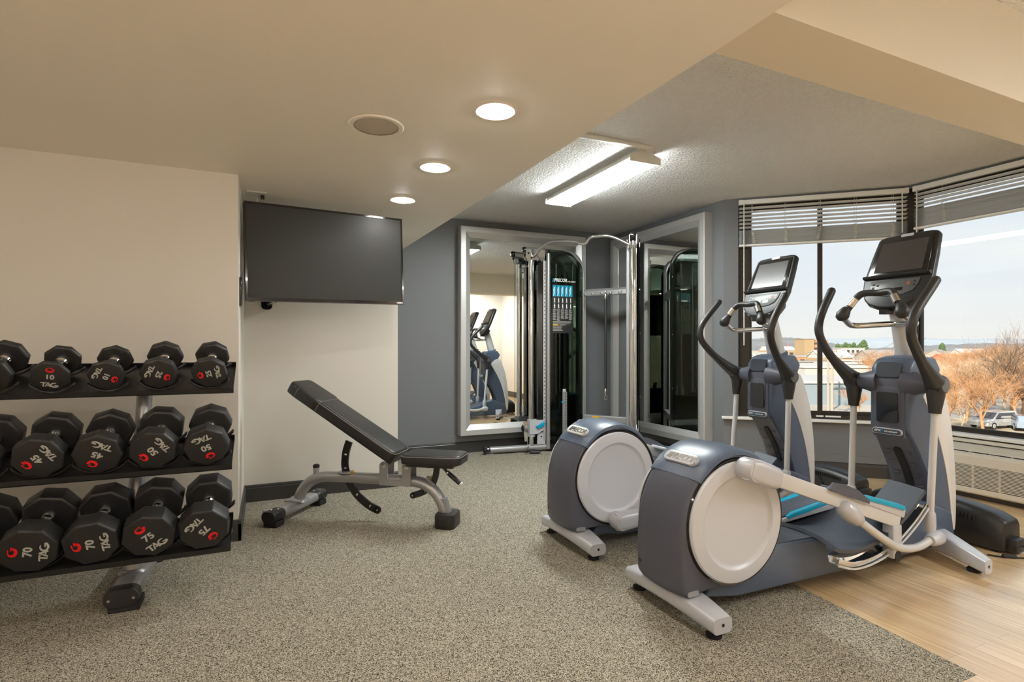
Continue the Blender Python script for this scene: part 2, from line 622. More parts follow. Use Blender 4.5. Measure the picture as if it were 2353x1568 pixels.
# door in the rear wall (met only in the mirror)
dr = struct('door_1', MB().box(3.25, 4.15, YB - .01, YB + .03, 0.01, 2.28), M['door_wood'])
f = MB().box(3.16, 3.25, YB, YB + .05, 0, 2.37).box(4.15, 4.24, YB, YB + .05, 0, 2.37).box(3.25, 4.15, YB, YB + .05, 2.28, 2.37)
f.build('door_frame', M['door_wood'], dr, 0)


# ------------------------------------------------------------------ windows
def window(name, to, w, z0, z1, mull, jl=.09, jr=.09, fb=.035, sb=.035):
    """to(s, o, z): point of the opening; s 0..w"""
    def bx(s0, s1, o0, o1, a, b, mb):
        return mb.prism([(s0, o0), (s1, o0), (s1, o1), (s0, o1)], lambda s, o, z: to(s, o, z), a, b)
    fr = MB()
    bx(0, jl, .03, .10, z0, z1, fr)
    bx(w - jr, w, .03, .10, z0, z1, fr)
    bx(jl, w - jr, .03, .10, z0, z0 + fb, fr)
    bx(jl, w - jr, .03, .10, z1 - .07, z1, fr)
    root = struct(name, fr, M['bronze'])
    edges = [jl] + mull + [w - jr]
    for i in range(len(edges) - 1):
        a, b = edges[i], edges[i + 1]
        o = .045 if i % 2 == 0 else .068
        sa = MB()
        k = .022
        bx(a - (.012 if i else 0), a + k, o, o + .022, z0 + fb, z1 - .07, sa)
        bx(b - k, b + (.012 if i < len(edges) - 2 else 0), o, o + .022, z0 + fb, z1 - .07, sa)
        bx(a + k, b - k, o, o + .022, z0 + fb, z0 + fb + sb, sa)
        bx(a + k, b - k, o, o + .022, z1 - .10, z1 - .07, sa)
        so = sa.build('sash', M['bronze'], root, 0)
        p = MB()
        bx(a + k, b - k, o + .008, o + .013, z0 + fb + sb, z1 - .10, p)
        p.build('window_pane', M['pane'], so, 0)
    return root


w5 = window('window_1', lambda s, o, z: tuple((P4 + BD * (.13 + s) + BN * o + Vector((0, 0, z)))), BL - .13, .503, 2.535, [.70], .10, .05)
for s0, s1, z in ((.66, .72, .522), (.735, .86, .522)):      # pale latch plates on the lower rail
    bay(.13 + s0, .13 + s1, .022, .03, z, z + .014).build('latch', M['white_trim'], w5, 0)
bay(.13 + .694, .13 + .706, .028, .045, 0.93, 0.99).build('latch', M['bronze'], w5, 0)
bay(.13 + .694, .13 + .706, .028, .045, 1.72, 1.78).build('latch', M['bronze'], w5, 0)
window('window_2', lambda s, o, z: (X6 + o, P6.y - .01 - s, z), P6.y - .11, .472, 2.535, [1.28], .045, .05, .018, .022)

cp_ = [P6 + BN * .03 - BD * .03, P6 + Vector((.03, -.03, 0)), P6 + Vector((.115, -.03, 0)), P6 + Vector((.115, .09, 0)), P6 + BN * .115 - BD * .03]
struct('trim_6', MB().prism([tuple(q.to_2d()) for q in cp_], XY, .45, 2.535), M['bronze'])

# ------------------------------------------------------------------ lamps
# recessed downlights: a row of three in view; the others are unseen, added for brightness
for i, (x, y) in enumerate(((0.907, 2.17), (0.877, 2.99), (0.863, 3.74), (0.93, 1.02), (0.95, 0.25), (-1.3, 1.9), (-1.3, 0.4), (0.95, -0.6))):
    place = ['nearest the camera', 'in the middle of the row', 'closest to the television'][i] if i < 3 else 'further back along the soffit'
    t = thing('recessed_downlight', 'lit recessed downlight in the soffit, ' + place if i < 3 else 'added unseen recessed downlight in the beige soffit behind the viewer',
              'ceiling light', (x, y, HS), 0, 'downlights in the soffit' if i < 3 else 'added unseen downlights in the soffit')
    MB().lathe([(.066, -.001), (.088, -.001), (.091, -.004), (.086, -.008), (.067, -.006)], (0, 0, 0), (0, 0, 1), 40, False).build('trim_ring', M['lamp_trim'], t)
    MB().lathe([(.0, -.020), (.020, -.0192), (.040, -.0165), (.055, -.012), (.063, -.006), (.066, -.0015), (.0, -.0015)], (0, 0, 0), (0, 0, 1), 40).build('lens', M['lamp'], t)

# ceiling speaker
t = thing('ceiling_speaker', 'round beige ceiling speaker set into the soffit left of the downlights', 'speaker', (0.463, 2.545, HS))
MB().lathe([(.100, -.002), (.124, -.001), (.128, -.004), (.122, -.010), (.102, -.008)], (0, 0, 0), (0, 0, 1), 48, False).build('rim', M['soffit'], t)
MB().lathe([(0, -.007), (.09, -.006), (.103, -.004), (.103, -.001), (0, -.001)], (0, 0, 0), (0, 0, 1), 48).build('speaker_grille', M['grille'], t)

# fluorescent wraparound fixtures; the second is unseen, added to brighten the room
for FX, FY0, FY1, lab in ((2.435, 3.08, 4.33, 'long white fluorescent light fixture glowing on the textured ceiling'), (4.1, -1.1, .15, 'long white fluorescent light fixture added unseen behind the viewer, beyond the beam')):
    t = thing('fluorescent_light', lab, 'ceiling light', (FX, FY0, HC))
    hs = MB().prism([(-.055, -.001), (-.06, -.035), (-.126, -.058), (-.126, -.079), (.126, -.079), (.126, -.058), (.06, -.035), (.055, -.001)], XZ, 0.004, FY1 - FY0 - .004)
    hs.build('housing', M['white_metal'], t, 30)
    ln = MB().prism([(-.125, -.080), (-.126, -.094), (-.10, -.101), (-.02, -.099), (0, -.096), (.02, -.099), (.10, -.101), (.126, -.094), (.125, -.080)], XZ, 0.006, FY1 - FY0 - .006)
    ln.build('diffuser', M['tube'] if FY0 > 0 else M['tube_fill'], t, 30)
    for y in (-.004, FY1 - FY0 - .004):
        MB().prism([(-.06, -.001), (-.066, -.034), (-.132, -.055), (-.132, -.103), (.132, -.103), (.132, -.055), (.066, -.034), (.06, -.001)], XZ, y, y + .008).build('end_cap', M['white_metal'], t, 0)
cd = MB().box(SX0 - .03, 2.44, 3.010, 3.052, HC - .028, HC - .0005).bevel(.008)
cd.lathe([(.0, 0), (.032, 0), (.029, .026), (.0, .028)], (2.44, 3.037, HC - .001), (0, 0, -1), 24)
tag(cd.build('cable_raceway', M['white_metal']), 'white surface cable raceway running across the ceiling to the fluorescent light', 'cable raceway')

# added, unseen uplights on the walls behind the viewer, there to brighten the soffit
for x, y, rz in ((-1.5, YB, 0), (0.5, YB, 0), (XL, 0.1, -PI / 2)):
    t = thing('fill_sconce', 'added unseen white bowl uplight sconce on the wall behind the viewer', 'added wall light', (x, y, 1.55), rz, 'added fill uplights behind the viewer')
    rings = []
    for z, k in ((-.10, .35), (-.07, .62), (0, .88), (.05, 1.0)):
        rings.append([(.20 * k * math.cos(R(a)), .004 + .16 * k * math.sin(R(a)), z) for a in range(0, 181, 12)])
    MB().loft(rings).build('bowl', M['white_metal'], t, 50)
    MB().prism([(.17 * math.cos(R(a)), .012 + .13 * math.sin(R(a))) for a in range(0, 181, 12)], XY, .051, .056).build('lamp', M['fill'], t, 0)

# ================================================================== elliptical trainers
# local frame: x towards the window (the front), y to the machine's left, z up; y = 0 is the machine's middle
def build_elliptical(loc, up, label, dark_logo):
    """up: side (-1 right, +1 left) whose crank is at the top"""
    t = thing('elliptical_trainer', label, 'elliptical trainer', loc, 0, 'elliptical trainers by the window')
    # --- rear stabiliser: an arched bar on two feet
    rings = []
    for k in range(-12, 13):
        v = k / 12 * .283
        q = (abs(k) / 12) ** 2
        zt, zb = .128 - .033 * q, .064 - .031 * q
        w = .068 - .020 * q
        uc = .022 - .010 * (1 - q)
        rings.append([(uc + a, v, b) for a, b in rrect(-w, w, zb, zt, .018, 3)])
    rb = MB().loft(rings).build('rear_stabilizer', M['silver_plastic'], t, 40)
    for s in (-1, 1):
        MB().lathe([(0, 0), (.030, 0), (.032, .012), (.020, .018), (.012, .042), (0, .042)], (.022, s * .235, 0), (0, 0, 1), 24).build('foot_pad', M['rubber'], rb)
        MB().lathe([(.007, 0), (.007, .002), (0, .002)], (.022, s * .2829, .066), (0, s, 0), 12).build('end_bolt', M['gloss_black'], rb)
    # --- rear drum housing
    prof = cr([(.00, .130), (-.056, .132), (-.066, .20), (-.064, .36), (-.046, .47), (.004, .575), (.075, .655), (.160, .700), (.250, .712), (.330, .692),
               (.400, .650), (.455, .580), (.486, .500), (.492, .410), (.480, .320), (.445, .235), (.38, .17), (.32, .130)], 4)
    prof = [tuple(p) for p in prof]

    def housing_ring(v, off):
        c = Vector((.225, .40))
        return [(c.x + (p[0] - c.x) * (1 - off / .3), v, c.y + (p[1] - c.y) * (1 - off / .3)) for p in prof]
    hb = MB().loft([housing_ring(-.150, .018), housing_ring(-.142, .006), housing_ring(-.118, 0), housing_ring(-.06, -.006), housing_ring(.0, -.008),
                    housing_ring(.06, -.006), housing_ring(.118, 0), housing_ring(.142, .006), housing_ring(.150, .018)])
    ho = hb.build('drum_housing', M['plum'], t, 50)
    # top cap that laps over the housing
    i0 = min(range(len(prof)), key=lambda i: abs(prof[i][0] - .012) + abs(prof[i][1] - .590))
    i1 = min(range(len(prof)), key=lambda i: abs(prof[i][0] - .445) + abs(prof[i][1] - .595))
    seg = prof[i0:i1 + 1]

    def cap_ring(v, off):
        c = Vector((.225, .40))
        out = [(c.x + (p[0] - c.x) * (1 + off), v, c.y + (p[1] - c.y) * (1 + off)) for p in seg]
        inn = [(c.x + (p[0] - c.x) * .93, v, c.y + (p[1] - c.y) * .93) for p in reversed(seg)]
        return out + inn
    MB().loft([cap_ring(-.157, -.045), cap_ring(-.155, -.015), cap_ring(-.140, .010), cap_ring(-.06, .028), cap_ring(0, .033), cap_ring(.06, .028), cap_ring(.140, .010), cap_ring(.155, -.015), cap_ring(.157, -.045)]
              ).build('top_cap', M['slate'], ho, 45)
    # badge with the maker's lettering on the cap's rear slope
    ex, ey = Vector((0, -1, 0)), Vector((.72, 0, .69))
    Mx = frame_m((.062, 0, .668), ex, ey)
    nrm = (Mx.to_3x3() @ Vector((0, 0, 1)))
    bp = MB().prism(rrect(-.098, .098, -.027, .027, .026, 6), XY, -.02, .003).bevel(.002).xform(Mx).build('badge', M['lcd'] if dark_logo else M['silver_plastic'], ho, 40)
    lt = text_mb('PRECOR', .044, .002, .0006, .28, .95)
    lt.xform(Matrix.Translation((.018, -.002, .0035)))
    for k in range(3):
        x = -.077 + k * .009
        lt.prism([(x, -.015), (x + .0045, -.015), (x + .0125, .014), (x + .008, .014)], XY, .003, .0045)
    lt.xform(Mx).build('lettering', M['console_panel'] if dark_logo else M['satin'], bp, 0)
    # small bolts and the side marker at the foot of the housing
    for (u, v, z) in ((-.062, -.10, .17), (-.064, .115, .20)):
        MB().lathe([(.010, -.01), (.010, .003), (.006, .003), (.006, -.004)], (u, v, z), (-1, 0, .1), 16).build('bolt', M['gloss_black'], ho)
    MB().prism(rrect(-.035, .025, .128, .150, .010, 3), XZ, -.1515, -.144).build('side_marker', M['steel_paint'], ho, 30)
    # crank disks, one each side
    for s in (-1, 1):
        MB().lathe([(0, -.012), (.270, -.012), (.274, -.002), (.271, .006), (.262, .004), (0, .004)], (.232, s * .152, .408), (0, s, 0), 72).build('disk_rim', M['gloss_black'], ho)
        MB().lathe([(0, 0), (.256, 0), (.259, .010), (.253, .018), (.205, .023), (.199, .0225), (.190, .012), (.178, .0085), (0, .0065)], (.220, s * .158, .410), (0, s, 0), 72).build('crank_disk', M['disk'], ho)
    # --- long base shroud
    base = [(.10, .085), (.30, .055), (.70, .05), (1.25, .045), (1.90, .045), (1.955, .09), (1.93, .22), (1.72, .30), (1.60, .27), (1.45, .215), (1.25, .165), (1.05, .145),
            (.90, .150), (.872, .185), (.862, .226), (.84, .236), (.52, .245), (.40, .28), (.25, .30)]
    MB().prism(base, XZ, -.112, .112).bevel(.012, 30, 3).build('base_shroud', M['slate'], t, 40)
    MB().prism([(.50, .236), (.835, .230), (.850, .238), (.835, .243), (.50, .250)], XZ, -.098, .098).bevel(.003).build('base_lid', M['slate_dark'], t, 40)
    # --- ramp: a dished plate with chrome tracks below its edges
    rp = cr([(.745, .228), (.80, .208), (.92, .196), (1.06, .212), (1.19, .252), (1.31, .315), (1.41, .385), (1.45, .415)], 5)

    def ramp_pt(a, b, lo=0.0, hi=1.0, v0=-.235, v1=.235, crown=1.0):
        k = (lo + (hi - lo) * a) * (len(rp) - 1)
        i = min(int(k), len(rp) - 2)
        p = rp[i].lerp(rp[i + 1], k - i)
        v = v0 + (v1 - v0) * b
        q = max(0, 1 - abs(v / .235) ** 2) * crown
        return Vector((p[0] + .045 * q, v, p[1] + .020 * q))

    def ramp_piece(name, parent, *args):
        rm = MB().grid(lambda a, b: ramp_pt(a, b, *args), 18, 10)
        bmesh.ops.recalc_face_normals(rm.bm, faces=rm.bm.faces)
        bmesh.ops.solidify(rm.bm, geom=rm.bm.faces[:], thickness=.018)
        return rm.build(name, M['slate_dark'], parent, 40)
    rmp = ramp_piece('ramp', t, 0.0, .56, -.235, .235)
    ramp_piece('ramp_wing', rmp, .575, 1.0, -.235, -.045, .5)
    for s in (-1, 1):
        pth = [(.775, s * .205, .165), (.90, s * .205, .132), (1.06, s * .205, .142), (1.22, s * .205, .19), (1.36, s * .205, .265), (1.47, s * .205, .345)]
        pth = cr(pth if s < 0 else pth[:4], 6)
        rings = []
        for i, p in enumerate(pth):
            tn = (pth[min(i + 1, len(pth) - 1)] - pth[max(i - 1, 0)]).normalized()
            up_ = Vector((-tn.z, 0, tn.x))
            rings.append([p + Vector((0, y, 0)) + up_ * z for y, z in ((-.030, .020), (-.030, 0), (-.015, -.012), (.015, -.012), (.030, 0), (.030, .020), (.026, .020), (.014, -.006), (-.014, -.006), (-.026, .020))])
        MB().loft(rings).build('roller_track', M['chrome'], rmp, 60)
        MB().tube([p + Vector((0, s * .031, -.012)) for p in pth], .005, 8).build('track_edge', M['arm_paint'], rmp)
    # --- pedals, arms and links
    for s in (-1, 1):
        hi = s == up
        cv = s * .232
        crank = Vector((.240, cv, .640)) if hi else Vector((.205, cv, .178))
        front = Vector((1.20, cv, .305)) if hi else Vector((1.19, cv, .250))
        d = (front - crank).normalized()
        nz = Vector((-d.z, 0, d.x))
        am = thing('pedal_arm', None, None)
        del_am = am
        # bar
        bar = MB()
        a0, a1 = crank + d * .11, front
        rings = [[p + Vector((0, y, 0)) + nz * z for y, z in rrect(-.022, .022, -.032, .032, .006, 2)] for p in (a0, a1)]
        bar_o = bar.loft(rings).build('pedal_arm', M['arm_paint'], t, 28)
        bpy.data.objects.remove(del_am)
        # crank joint: hub pin plus the moulded sleeve over the bar's end
        MB().lathe([(0, -.055), (.046, -.055), (.050, -.045), (.050, .018), (.044, .028), (0, .030)], crank, (0, s, 0), 36).build('crank_hub', M['silver_plastic'], bar_o, 50)
        MB().lathe([(.007, 0), (.007, .002), (0, .002)], crank + Vector((0, s * .0295, 0)) - d * .012, (0, s, 0), 12).build('hub_bolt', M['gloss_black'], bar_o)
        rings = []
        for a, w, h in ((-.03, .030, .046), (.02, .038, .052), (.09, .038, .050), (.135, .034, .046), (.150, .028, .040)):
            p = crank + d * a
            rings.append([p + Vector((0, y, 0)) + nz * z for y, z in rrect(-w, w, -h, h, min(w, h) * .8, 4)])
        MB().loft(rings).build('arm_sleeve', M['silver_plastic'], bar_o, 50)
        # pedal on the arm's front half
        def PP(a, v, z):      # along the arm, from the machine's middle outward, up from the arm's axis
            q = crank + d * a
            return Vector((q.x, s * v, q.z)) + nz * z
        L = (front - crank).length
        r0, r1 = L - .44, L + .050
        zt = lambda a: .046 + .026 * (a - r0) / (r1 - r0)        # the tread rises off the bar towards the toe
        outl = [(r0, .112), (r0 + .03, .088), (r1 - .03, .088), (r1, .108), (r1 + .004, .16), (r1, .235), (r1 - .03, .258), (r0 + .10, .260), (r0, .24)]
        pb = MB().prism(outl, lambda a, b, z: PP(a, b, z * (zt(a) - .026) + .024), 0, 1).bevel(.006, 30, 2)
        pb.build('pedal', M['silver_plastic'], bar_o, 40)
        inl = [(r0 + .02, .116), (r0 + .04, .100), (r1 - .035, .100), (r1 - .010, .116), (r1 - .006, .16), (r1 - .010, .230), (r1 - .035, .246), (r0 + .10, .248), (r0 + .02, .23)]
        pad = MB().prism(inl, lambda a, b, z: PP(a, b, zt(a) - .006 + z), 0, .014).bevel(.003, 30).build('pedal_pad', M['slate_dark'], bar_o, 40)
        # turquoise stripes along both lips
        for va, vb, vc, vd in ((.0845, .090, .098, .112), (.2635, .259, .250, .236)):
            MB().loft([[PP(a, v, zt(a) + z) for v, z in ((va, -.010), (va, h), (vb, h + .008), (vc, h + .009), (vd, .008), (vd, -.004))] for a, h in ((r0 + .10, -.004), (r0 + .15, .004), (r1 - .10, .006), (r1 - .045, .002))]).build('accent_stripe', M['blue'], pad, 40)
        # outer foot guard at the heel, running out before the toe
        MB().loft([[PP(a, v, z) for v, z in ((.238, .030), (.252, h * .8), (.258, h), (.266, h - .003), (.268, .03))] for a, h in ((r0 - .125, .034), (r0 - .115, .066), (r0 - .02, .078), (r0 + .07, .074), (r0 + .12, .060), (r0 + .16, .050))]).build('foot_guard', M['plum'], bar_o, 40)
        # roller post
        top = front + d * (-.02) - nz * .02
        MB().box(-.034, .034, -.028, .028, -.16 if hi else -.115, 0).bevel(.008).xform(Matrix.Translation(top)).build('roller_post', M['silver_plastic'], bar_o, 40)
        MB().cyl(top + Vector((0, -.03, -.148 if hi else -.10)), top + Vector((0, .03, -.148 if hi else -.10)), .026, seg=24).build('roller', M['rubber'], bar_o, 40)
        # swing arm: pivot, grip, rod
        pv = Vector((1.575, s * .215, .958))
        lo = Vector((1.512, s * .217, .235)) if hi else Vector((1.548, s * .217, .262))
        kn = -.075 if hi else 0.0
        hp = [(1.555, .220, .975), (1.50, .232, 1.02), (1.43, .246, 1.085), (1.385, .256, 1.140), (1.350, .264, 1.20), (1.337, .270, 1.255), (1.352, .274, 1.315), (1.39, .276, 1.385), (1.435, .277, 1.45), (1.462, .277, 1.492)]
        hp = [Vector((u + kn * min(1, max(0, (z - .95) / .25)) * (1.0 if z < 1.3 else max(.1, 1 - (z - 1.3) * 4.6)), s * v, z)) for u, v, z in hp]
        hp = cr(hp, 4)
        n = len(hp)
        rad = []
        for i in range(n):
            q = i / (n - 1)
            rad.append(.046 - .098 * q if q < .22 else (.0245 - .003 * min(1, (q - .22) / .3) if q < .5 else .0225))
        rad = [max(.021, r_) for r_ in rad]
        hp.append(hp[-1] + (hp[-1] - hp[-2]).normalized() * .012)
        rad.append(.016)
        sw = MB().tube(hp, rad, 18).build('swing_handle', M['grip'], t, 60)
        MB().lathe([(0, -.036), (.044, -.034), (.050, -.02), (.050, .028), (.046, .036), (.042, .040), (.0, .042)], pv, (0, s, 0), 36).build('pivot_hub', M['grip'], sw, 50)
        MB().lathe([(.0, .0), (.037, .0), (.036, .004), (.0, .006)], pv + Vector((0, s * .041, 0)), (0, s, 0), 32).build('pivot_cap', M['console_panel'], sw, 50)
        dl = (lo - pv).normalized()
        MB().tube([pv, pv + dl * .06, pv + dl * .125, pv + dl * .150], [.046, .040, .030, .027], 20).build('rod_socket', M['grip'], sw, 60)
        MB().cyl(pv + dl * .14, lo, .0170, seg=20).build('swing_rod', M['arm_paint'], sw, 50)
        # lower joint and the curved link to the pedal arm
        MB().tube([lo + Vector((0, 0, .075)), lo + Vector((0, 0, .06)), lo + Vector((0, 0, 0)), lo + Vector((0, 0, -.035))], [.021, .027, .029, .024], 20).build('rod_shoe', M['silver_plastic'], sw, 60)
        jo = Vector((lo.x + .012, s * .236, lo.z - .062))
        MB().tube([jo + Vector((.030, -s * .02, .004)), jo + Vector((.012, 0, .002)), jo + Vector((-.03, s * .006, 0)), jo + Vector((-.06, s * .008, -.002))], [.024, .040, .033, .026], 20).build('link_knuckle', M['silver_plastic'], sw, 60)
        q0 = crank + d * (L - .41) - nz * .035
        q0 = Vector((q0.x, s * .262, q0.z))
        if hi:
            lk = cr([q0, q0 + Vector((.075, 0, -.05)), (1.045, s * .262, .253), (1.185, s * .258, .184), (1.35, s * .246, .156), (jo.x - .04, s * .240, jo.z)], 6)
        else:
            lk = cr([q0, q0 + Vector((.09, 0, -.02)), (1.00, s * .262, .185), (1.17, s * .258, .150), (1.35, s * .246, .158), (jo.x - .04, s * .240, jo.z)], 6)
        MB().tube(lk, .0185, 18).build('curved_link', M['arm_paint'], sw, 60)
        MB().tube([q0 + (lk[1] - lk[0]).normalized() * a for a in (-.055, -.04, .0, .045, .085, .095)], [.020, .036, .042, .038, .030, .022], 22).build('link_joint', M['silver_plastic'], bar_o, 60)
        MB().cyl(Vector((q0.x - .02, s * .232, q0.z + .004)), Vector((q0.x - .02, s * .285, q0.z + .004)), .022).build('joint_pin', M['silver_plastic'], bar_o, 50)
    # --- front stabiliser, swept back at its ends
    rings = []
    for k in range(-12, 13):
        v = k / 12 * .400
        q = abs(k) / 12
        zt, zb = .150 - .055 * q ** 1.3, .040 - .012 * q
        w = .070 - .038 * q
        uc = 1.845 - .180 * q ** 1.15
        rings.append([(uc + a, v, b) for a, b in rrect(-w, w, zb, zt, .014, 3)])
    fb = MB().loft(rings).build('front_stabilizer', M['silver_plastic'], t, 40)
    for s in (-1, 1):
        MB().lathe([(0, 0), (.030, 0), (.032, .012), (.016, .03), (0, .036)], (1.715, s * .315, 0), (0, 0, 1), 24).build('foot_pad', M['rubber'], fb)
        MB().lathe([(.008, 0), (.008, .002), (0, .002)], (1.666, s * .3999, .062), (0, s, 0), 12).build('end_bolt', M['gloss_black'], fb)
    # --- tower
    tw = [(1.80, .10), (1.785, .22), (1.760, .335), (1.705, .465), (1.605, .618), (1.550, .690), (1.537, .715), (1.540, .97), (1.548, 1.05), (1.585, 1.092), (1.66, 1.108), (1.79, 1.10),
          (1.83, 1.05), (1.80, .97), (1.84, .88), (1.905, .70), (1.945, .43), (1.955, .12)]
    rings = []
    for v, k in ((-.105, .035), (-.100, .016), (-.085, .004), (-.05, 0), (0, -.003), (.05, 0), (.085, .004), (.100, .016), (.105, .035)):
        rings.append([(1.73 + (p[0] - 1.73) * (1 - k * 2.2), v, p[1] - (k * .7 if p[1] > 1.02 else 0)) for p in tw])
    to = MB().loft(rings).build('tower', M['slate'], t, 50)
    # pale side panels that sweep down the front edge
    pn = [(1.66, .885), (1.735, .775), (1.815, .63), (1.875, .47), (1.915, .30), (1.935, .16), (1.958, .115), (1.972, .20), (1.968, .43), (1.930, .70), (1.868, .885), (1.815, .965), (1.74, .955)]
    pn = [tuple(p) for p in cr(pn + [pn[0]], 4)[:-1]]
    for s in (-1, 1):
        MB().prism(pn, XZ, s * .062, s * .109).bevel(.004, 40, 2).build('side_panel', M['white_panel'], to, 40)
    MB().prism(rrect(-.083, .083, .655, .980, .014, 4), YZ, 1.5325, 1.56).bevel(.004).build('rear_panel', M['plum'], to, 40)
    lp = cr([(1.560, .672), (1.612, .600), (1.655, .536), (1.698, .471), (1.730, .405), (1.756, .33), (1.772, .26)], 4)
    rings = []
    for i, p in enumerate(lp):
        tn = (lp[min(i + 1, len(lp) - 1)] - lp[max(i - 1, 0)]).normalized()
        nn = Vector((-abs(tn.y), -abs(tn.x)))
        a, b = p + nn * .0015, p - nn * .02
        rings.append([(a.x, -.083, a.y), (a.x, .083, a.y), (b.x, .083, b.y), (b.x, -.083, b.y)])
    MB().loft(rings).build('lower_panel', M['plum'], to, 40)
    # rear face: bottle pocket, flat pad at the top, model plate, slotted adjuster channel
    MB().prism(rrect(-.066, .066, .795, .935, .012, 4), YZ, 1.528, 1.541).bevel(.003).build('pocket_frame', M['plum'], to, 40)
    MB().prism(rrect(-.056, .056, .738, .905, .012, 4), YZ, 1.523, 1.536).build('bottle_pocket', M['gloss_black'], to, 40)
    MB().loft([[(1.527 + (z - .98) * .12, y, z) for y, z in rrect(-.064, .064, .990, 1.072, .022, 4)], [(1.60, y, z) for y, z in rrect(-.064, .064, .990, 1.072, .022, 4)]]).build('tray_pad', M['slate_dark'], to, 40)
    pl = MB().prism(rrect(-.078, .078, .672, .706, .016, 5), YZ, 1.520, 1.545).bevel(.002).build('model_plate', M['silver_plastic'], to, 40)
    MB().prism(rrect(-.074, .074, .676, .702, .013, 5), YZ, 1.5185, 1.525).build('plate_inlay', M['slate_dark'], pl, 40)
    Mp = frame_m((1.5178, .048, .690), (0, -1, 0), (0, 0, 1))
    text_mb('EFX', .017, .0006, .0004, .2, 1.2).xform(Mp).build('lettering', M['print_white'], pl, 0)
    Mp = frame_m((1.5178, -.022, .689), (0, -1, 0), (0, 0, 1))
    text_mb('CROSSRAMP', .010, .0006, .0002, .2, 1.25).xform(Mp).build('lettering', M['print_white'], pl, 0)
    MB().prism([(.022, .678), (.027, .678), (.022, .699), (.017, .699)], YZ, 1.5172, 1.5182).prism([(-.040, .678), (-.045, .678), (-.040, .684), (-.035, .684)], YZ, 1.5172, 1.5182).build('accent_mark', M['blue'], pl, 0)
    ch = cr([(1.612, .594), (1.655, .530), (1.698, .465), (1.730, .40), (1.752, .34)], 5)
    rings = []
    for i, p in enumerate(ch):
        tn = (ch[min(i + 1, len(ch) - 1)] - ch[max(i - 1, 0)]).normalized()
        nn = Vector((tn.y, -tn.x)) if tn.y < 0 else Vector((-tn.y, tn.x))
        nn = Vector((-abs(nn.x), -abs(nn.y)))
        w = .020 if 0 < i < len(ch) - 1 else .012
        a, b = p + nn * .0075, p - nn * .012
        rings.append([(a.x, -w, a.y), (a.x, w, a.y), (b.x, w, b.y), (b.x, -w, b.y)])
    MB().loft(rings).build('adjuster_slot', M['rubber'], to, 0)
    for k in (2, 7, 12, 17):
        p = ch[k]
        for s in (-1, 1):
            MB().tube([(p.x - .006, s * .036, p.y - .004), (p.x - .006, s * .068, p.y - .004)], .0042, 8).build('notch', M['slate_dark'], to)
    # axle housing across the tower
    for s in (-1, 1):
        MB().lathe([(.075, -.02), (.062, .03), (.050, .07), (.046, .095), (0, .095)], (1.585, s * .085, .958), (0, s, 0), 32).build('axle_housing', M['plum'], to, 50)
    # --- mast, console, hand rests
    ms = cr([(1.735, 0, 1.05), (1.715, 0, 1.11), (1.690, 0, 1.20), (1.665, 0, 1.29), (1.635, 0, 1.38), (1.62, 0, 1.43)], 4)
    mo = MB().tube(ms, [.062 - .012 * i / (len(ms) - 1) for i in range(len(ms))], 28).build('mast', M['arm_paint'], t, 60)
    MB().lathe([(.068, -.012), (.074, 0), (.068, .012)], (1.722, 0, 1.105), (-.26, 0, .97), 32, True).build('mast_collar', M['slate'], mo, 50)
    hb2 = MB()
    side = [(1.60, .0, 1.285), (1.57, .06, 1.283), (1.52, .135, 1.278), (1.475, .168, 1.282), (1.425, .165, 1.305), (1.385, .158, 1.330)]
    full = [Vector((u, -v, z)) for u, v, z in reversed(side)] + [Vector((u, v, z)) for u, v, z in side[1:]]
    hb2.tube(cr(full, 5), .0165, 16)
    hbo = hb2.build('handlebar', M['satin'], t, 60)
    top = [(1.385, .158, 1.330), (1.405, .130, 1.385), (1.425, .092, 1.442), (1.440, .060, 1.455), (1.450, .0, 1.452)]
    full = [Vector((u, v, z)) for u, v, z in top] + [Vector((u, -v, z)) for u, v, z in reversed(top[:-1])]
    MB().tube(cr(full, 5), .0185, 16).build('hand_grip', M['grip'], hbo, 60)
    for s in (-1, 1):
        MB().tube([(1.375, s * .163, 1.305), (1.378, s * .162, 1.318), (1.386, s * .158, 1.338), (1.396, s * .146, 1.365), (1.40, s * .14, 1.378)], [.014, .030, .035, .026, .019], 18).build('grip_bulb', M['grip'], hbo, 60)
        MB().tube([(1.398, s * .127, 1.388), (1.412, s * .101, 1.428)], .0196, 16).build('pulse_sensor', M['satin'], hbo, 60)
    e_b = Vector((.407, 0, .914))
    e_n = Vector((-.914, 0, .407))
    o_c = Vector((1.530, 0, 1.375))
    CF = lambda a, b, z: o_c + Vector((0, -a, 0)) + e_b * b + e_n * z
    outl = [(.0, -.005), (.06, .0), (.115, .022), (.150, .062), (.172, .12), (.182, .182), (.180, .20), (.172, .33), (.160, .445), (.150, .462), (.12, .468), (.0, .472)]
    outl = outl + [(-a, b) for a, b in reversed(outl[1:-1])]
    co = MB().prism(outl, CF, -.045, .0).bevel(.014, 40, 3).build('console', M['black_plastic'], t, 40)
    up_ = [(-.157, .200), (.157, .200), (.150, .330), (.140, .440), (.0, .446), (-.140, .440), (-.150, .330)]
    MB().prism(up_, CF, -.002, .006).bevel(.003).build('screen_bezel', M['gloss_black'], co, 40)
    MB().prism([(-.128, .222), (.128, .222), (.122, .415), (-.122, .415)], CF, .004, .0075).build('display', M['console_screen'], co, 0)
    MB().prism(rrect(-.034, .034, .446, .464, .008, 4), CF, -.002, .004).build('console_badge', M['silver_plastic'], co, 40)
    # ledge between screen and key panel
    MB().loft([[CF(a, b, z) for b, z in ((.186, -.002), (.186, .014), (.194, .022), (.204, .014), (.204, -.002))] for a in (-.176, -.12, .12, .176)]).build('reading_ledge', M['black_plastic'], co, 40)
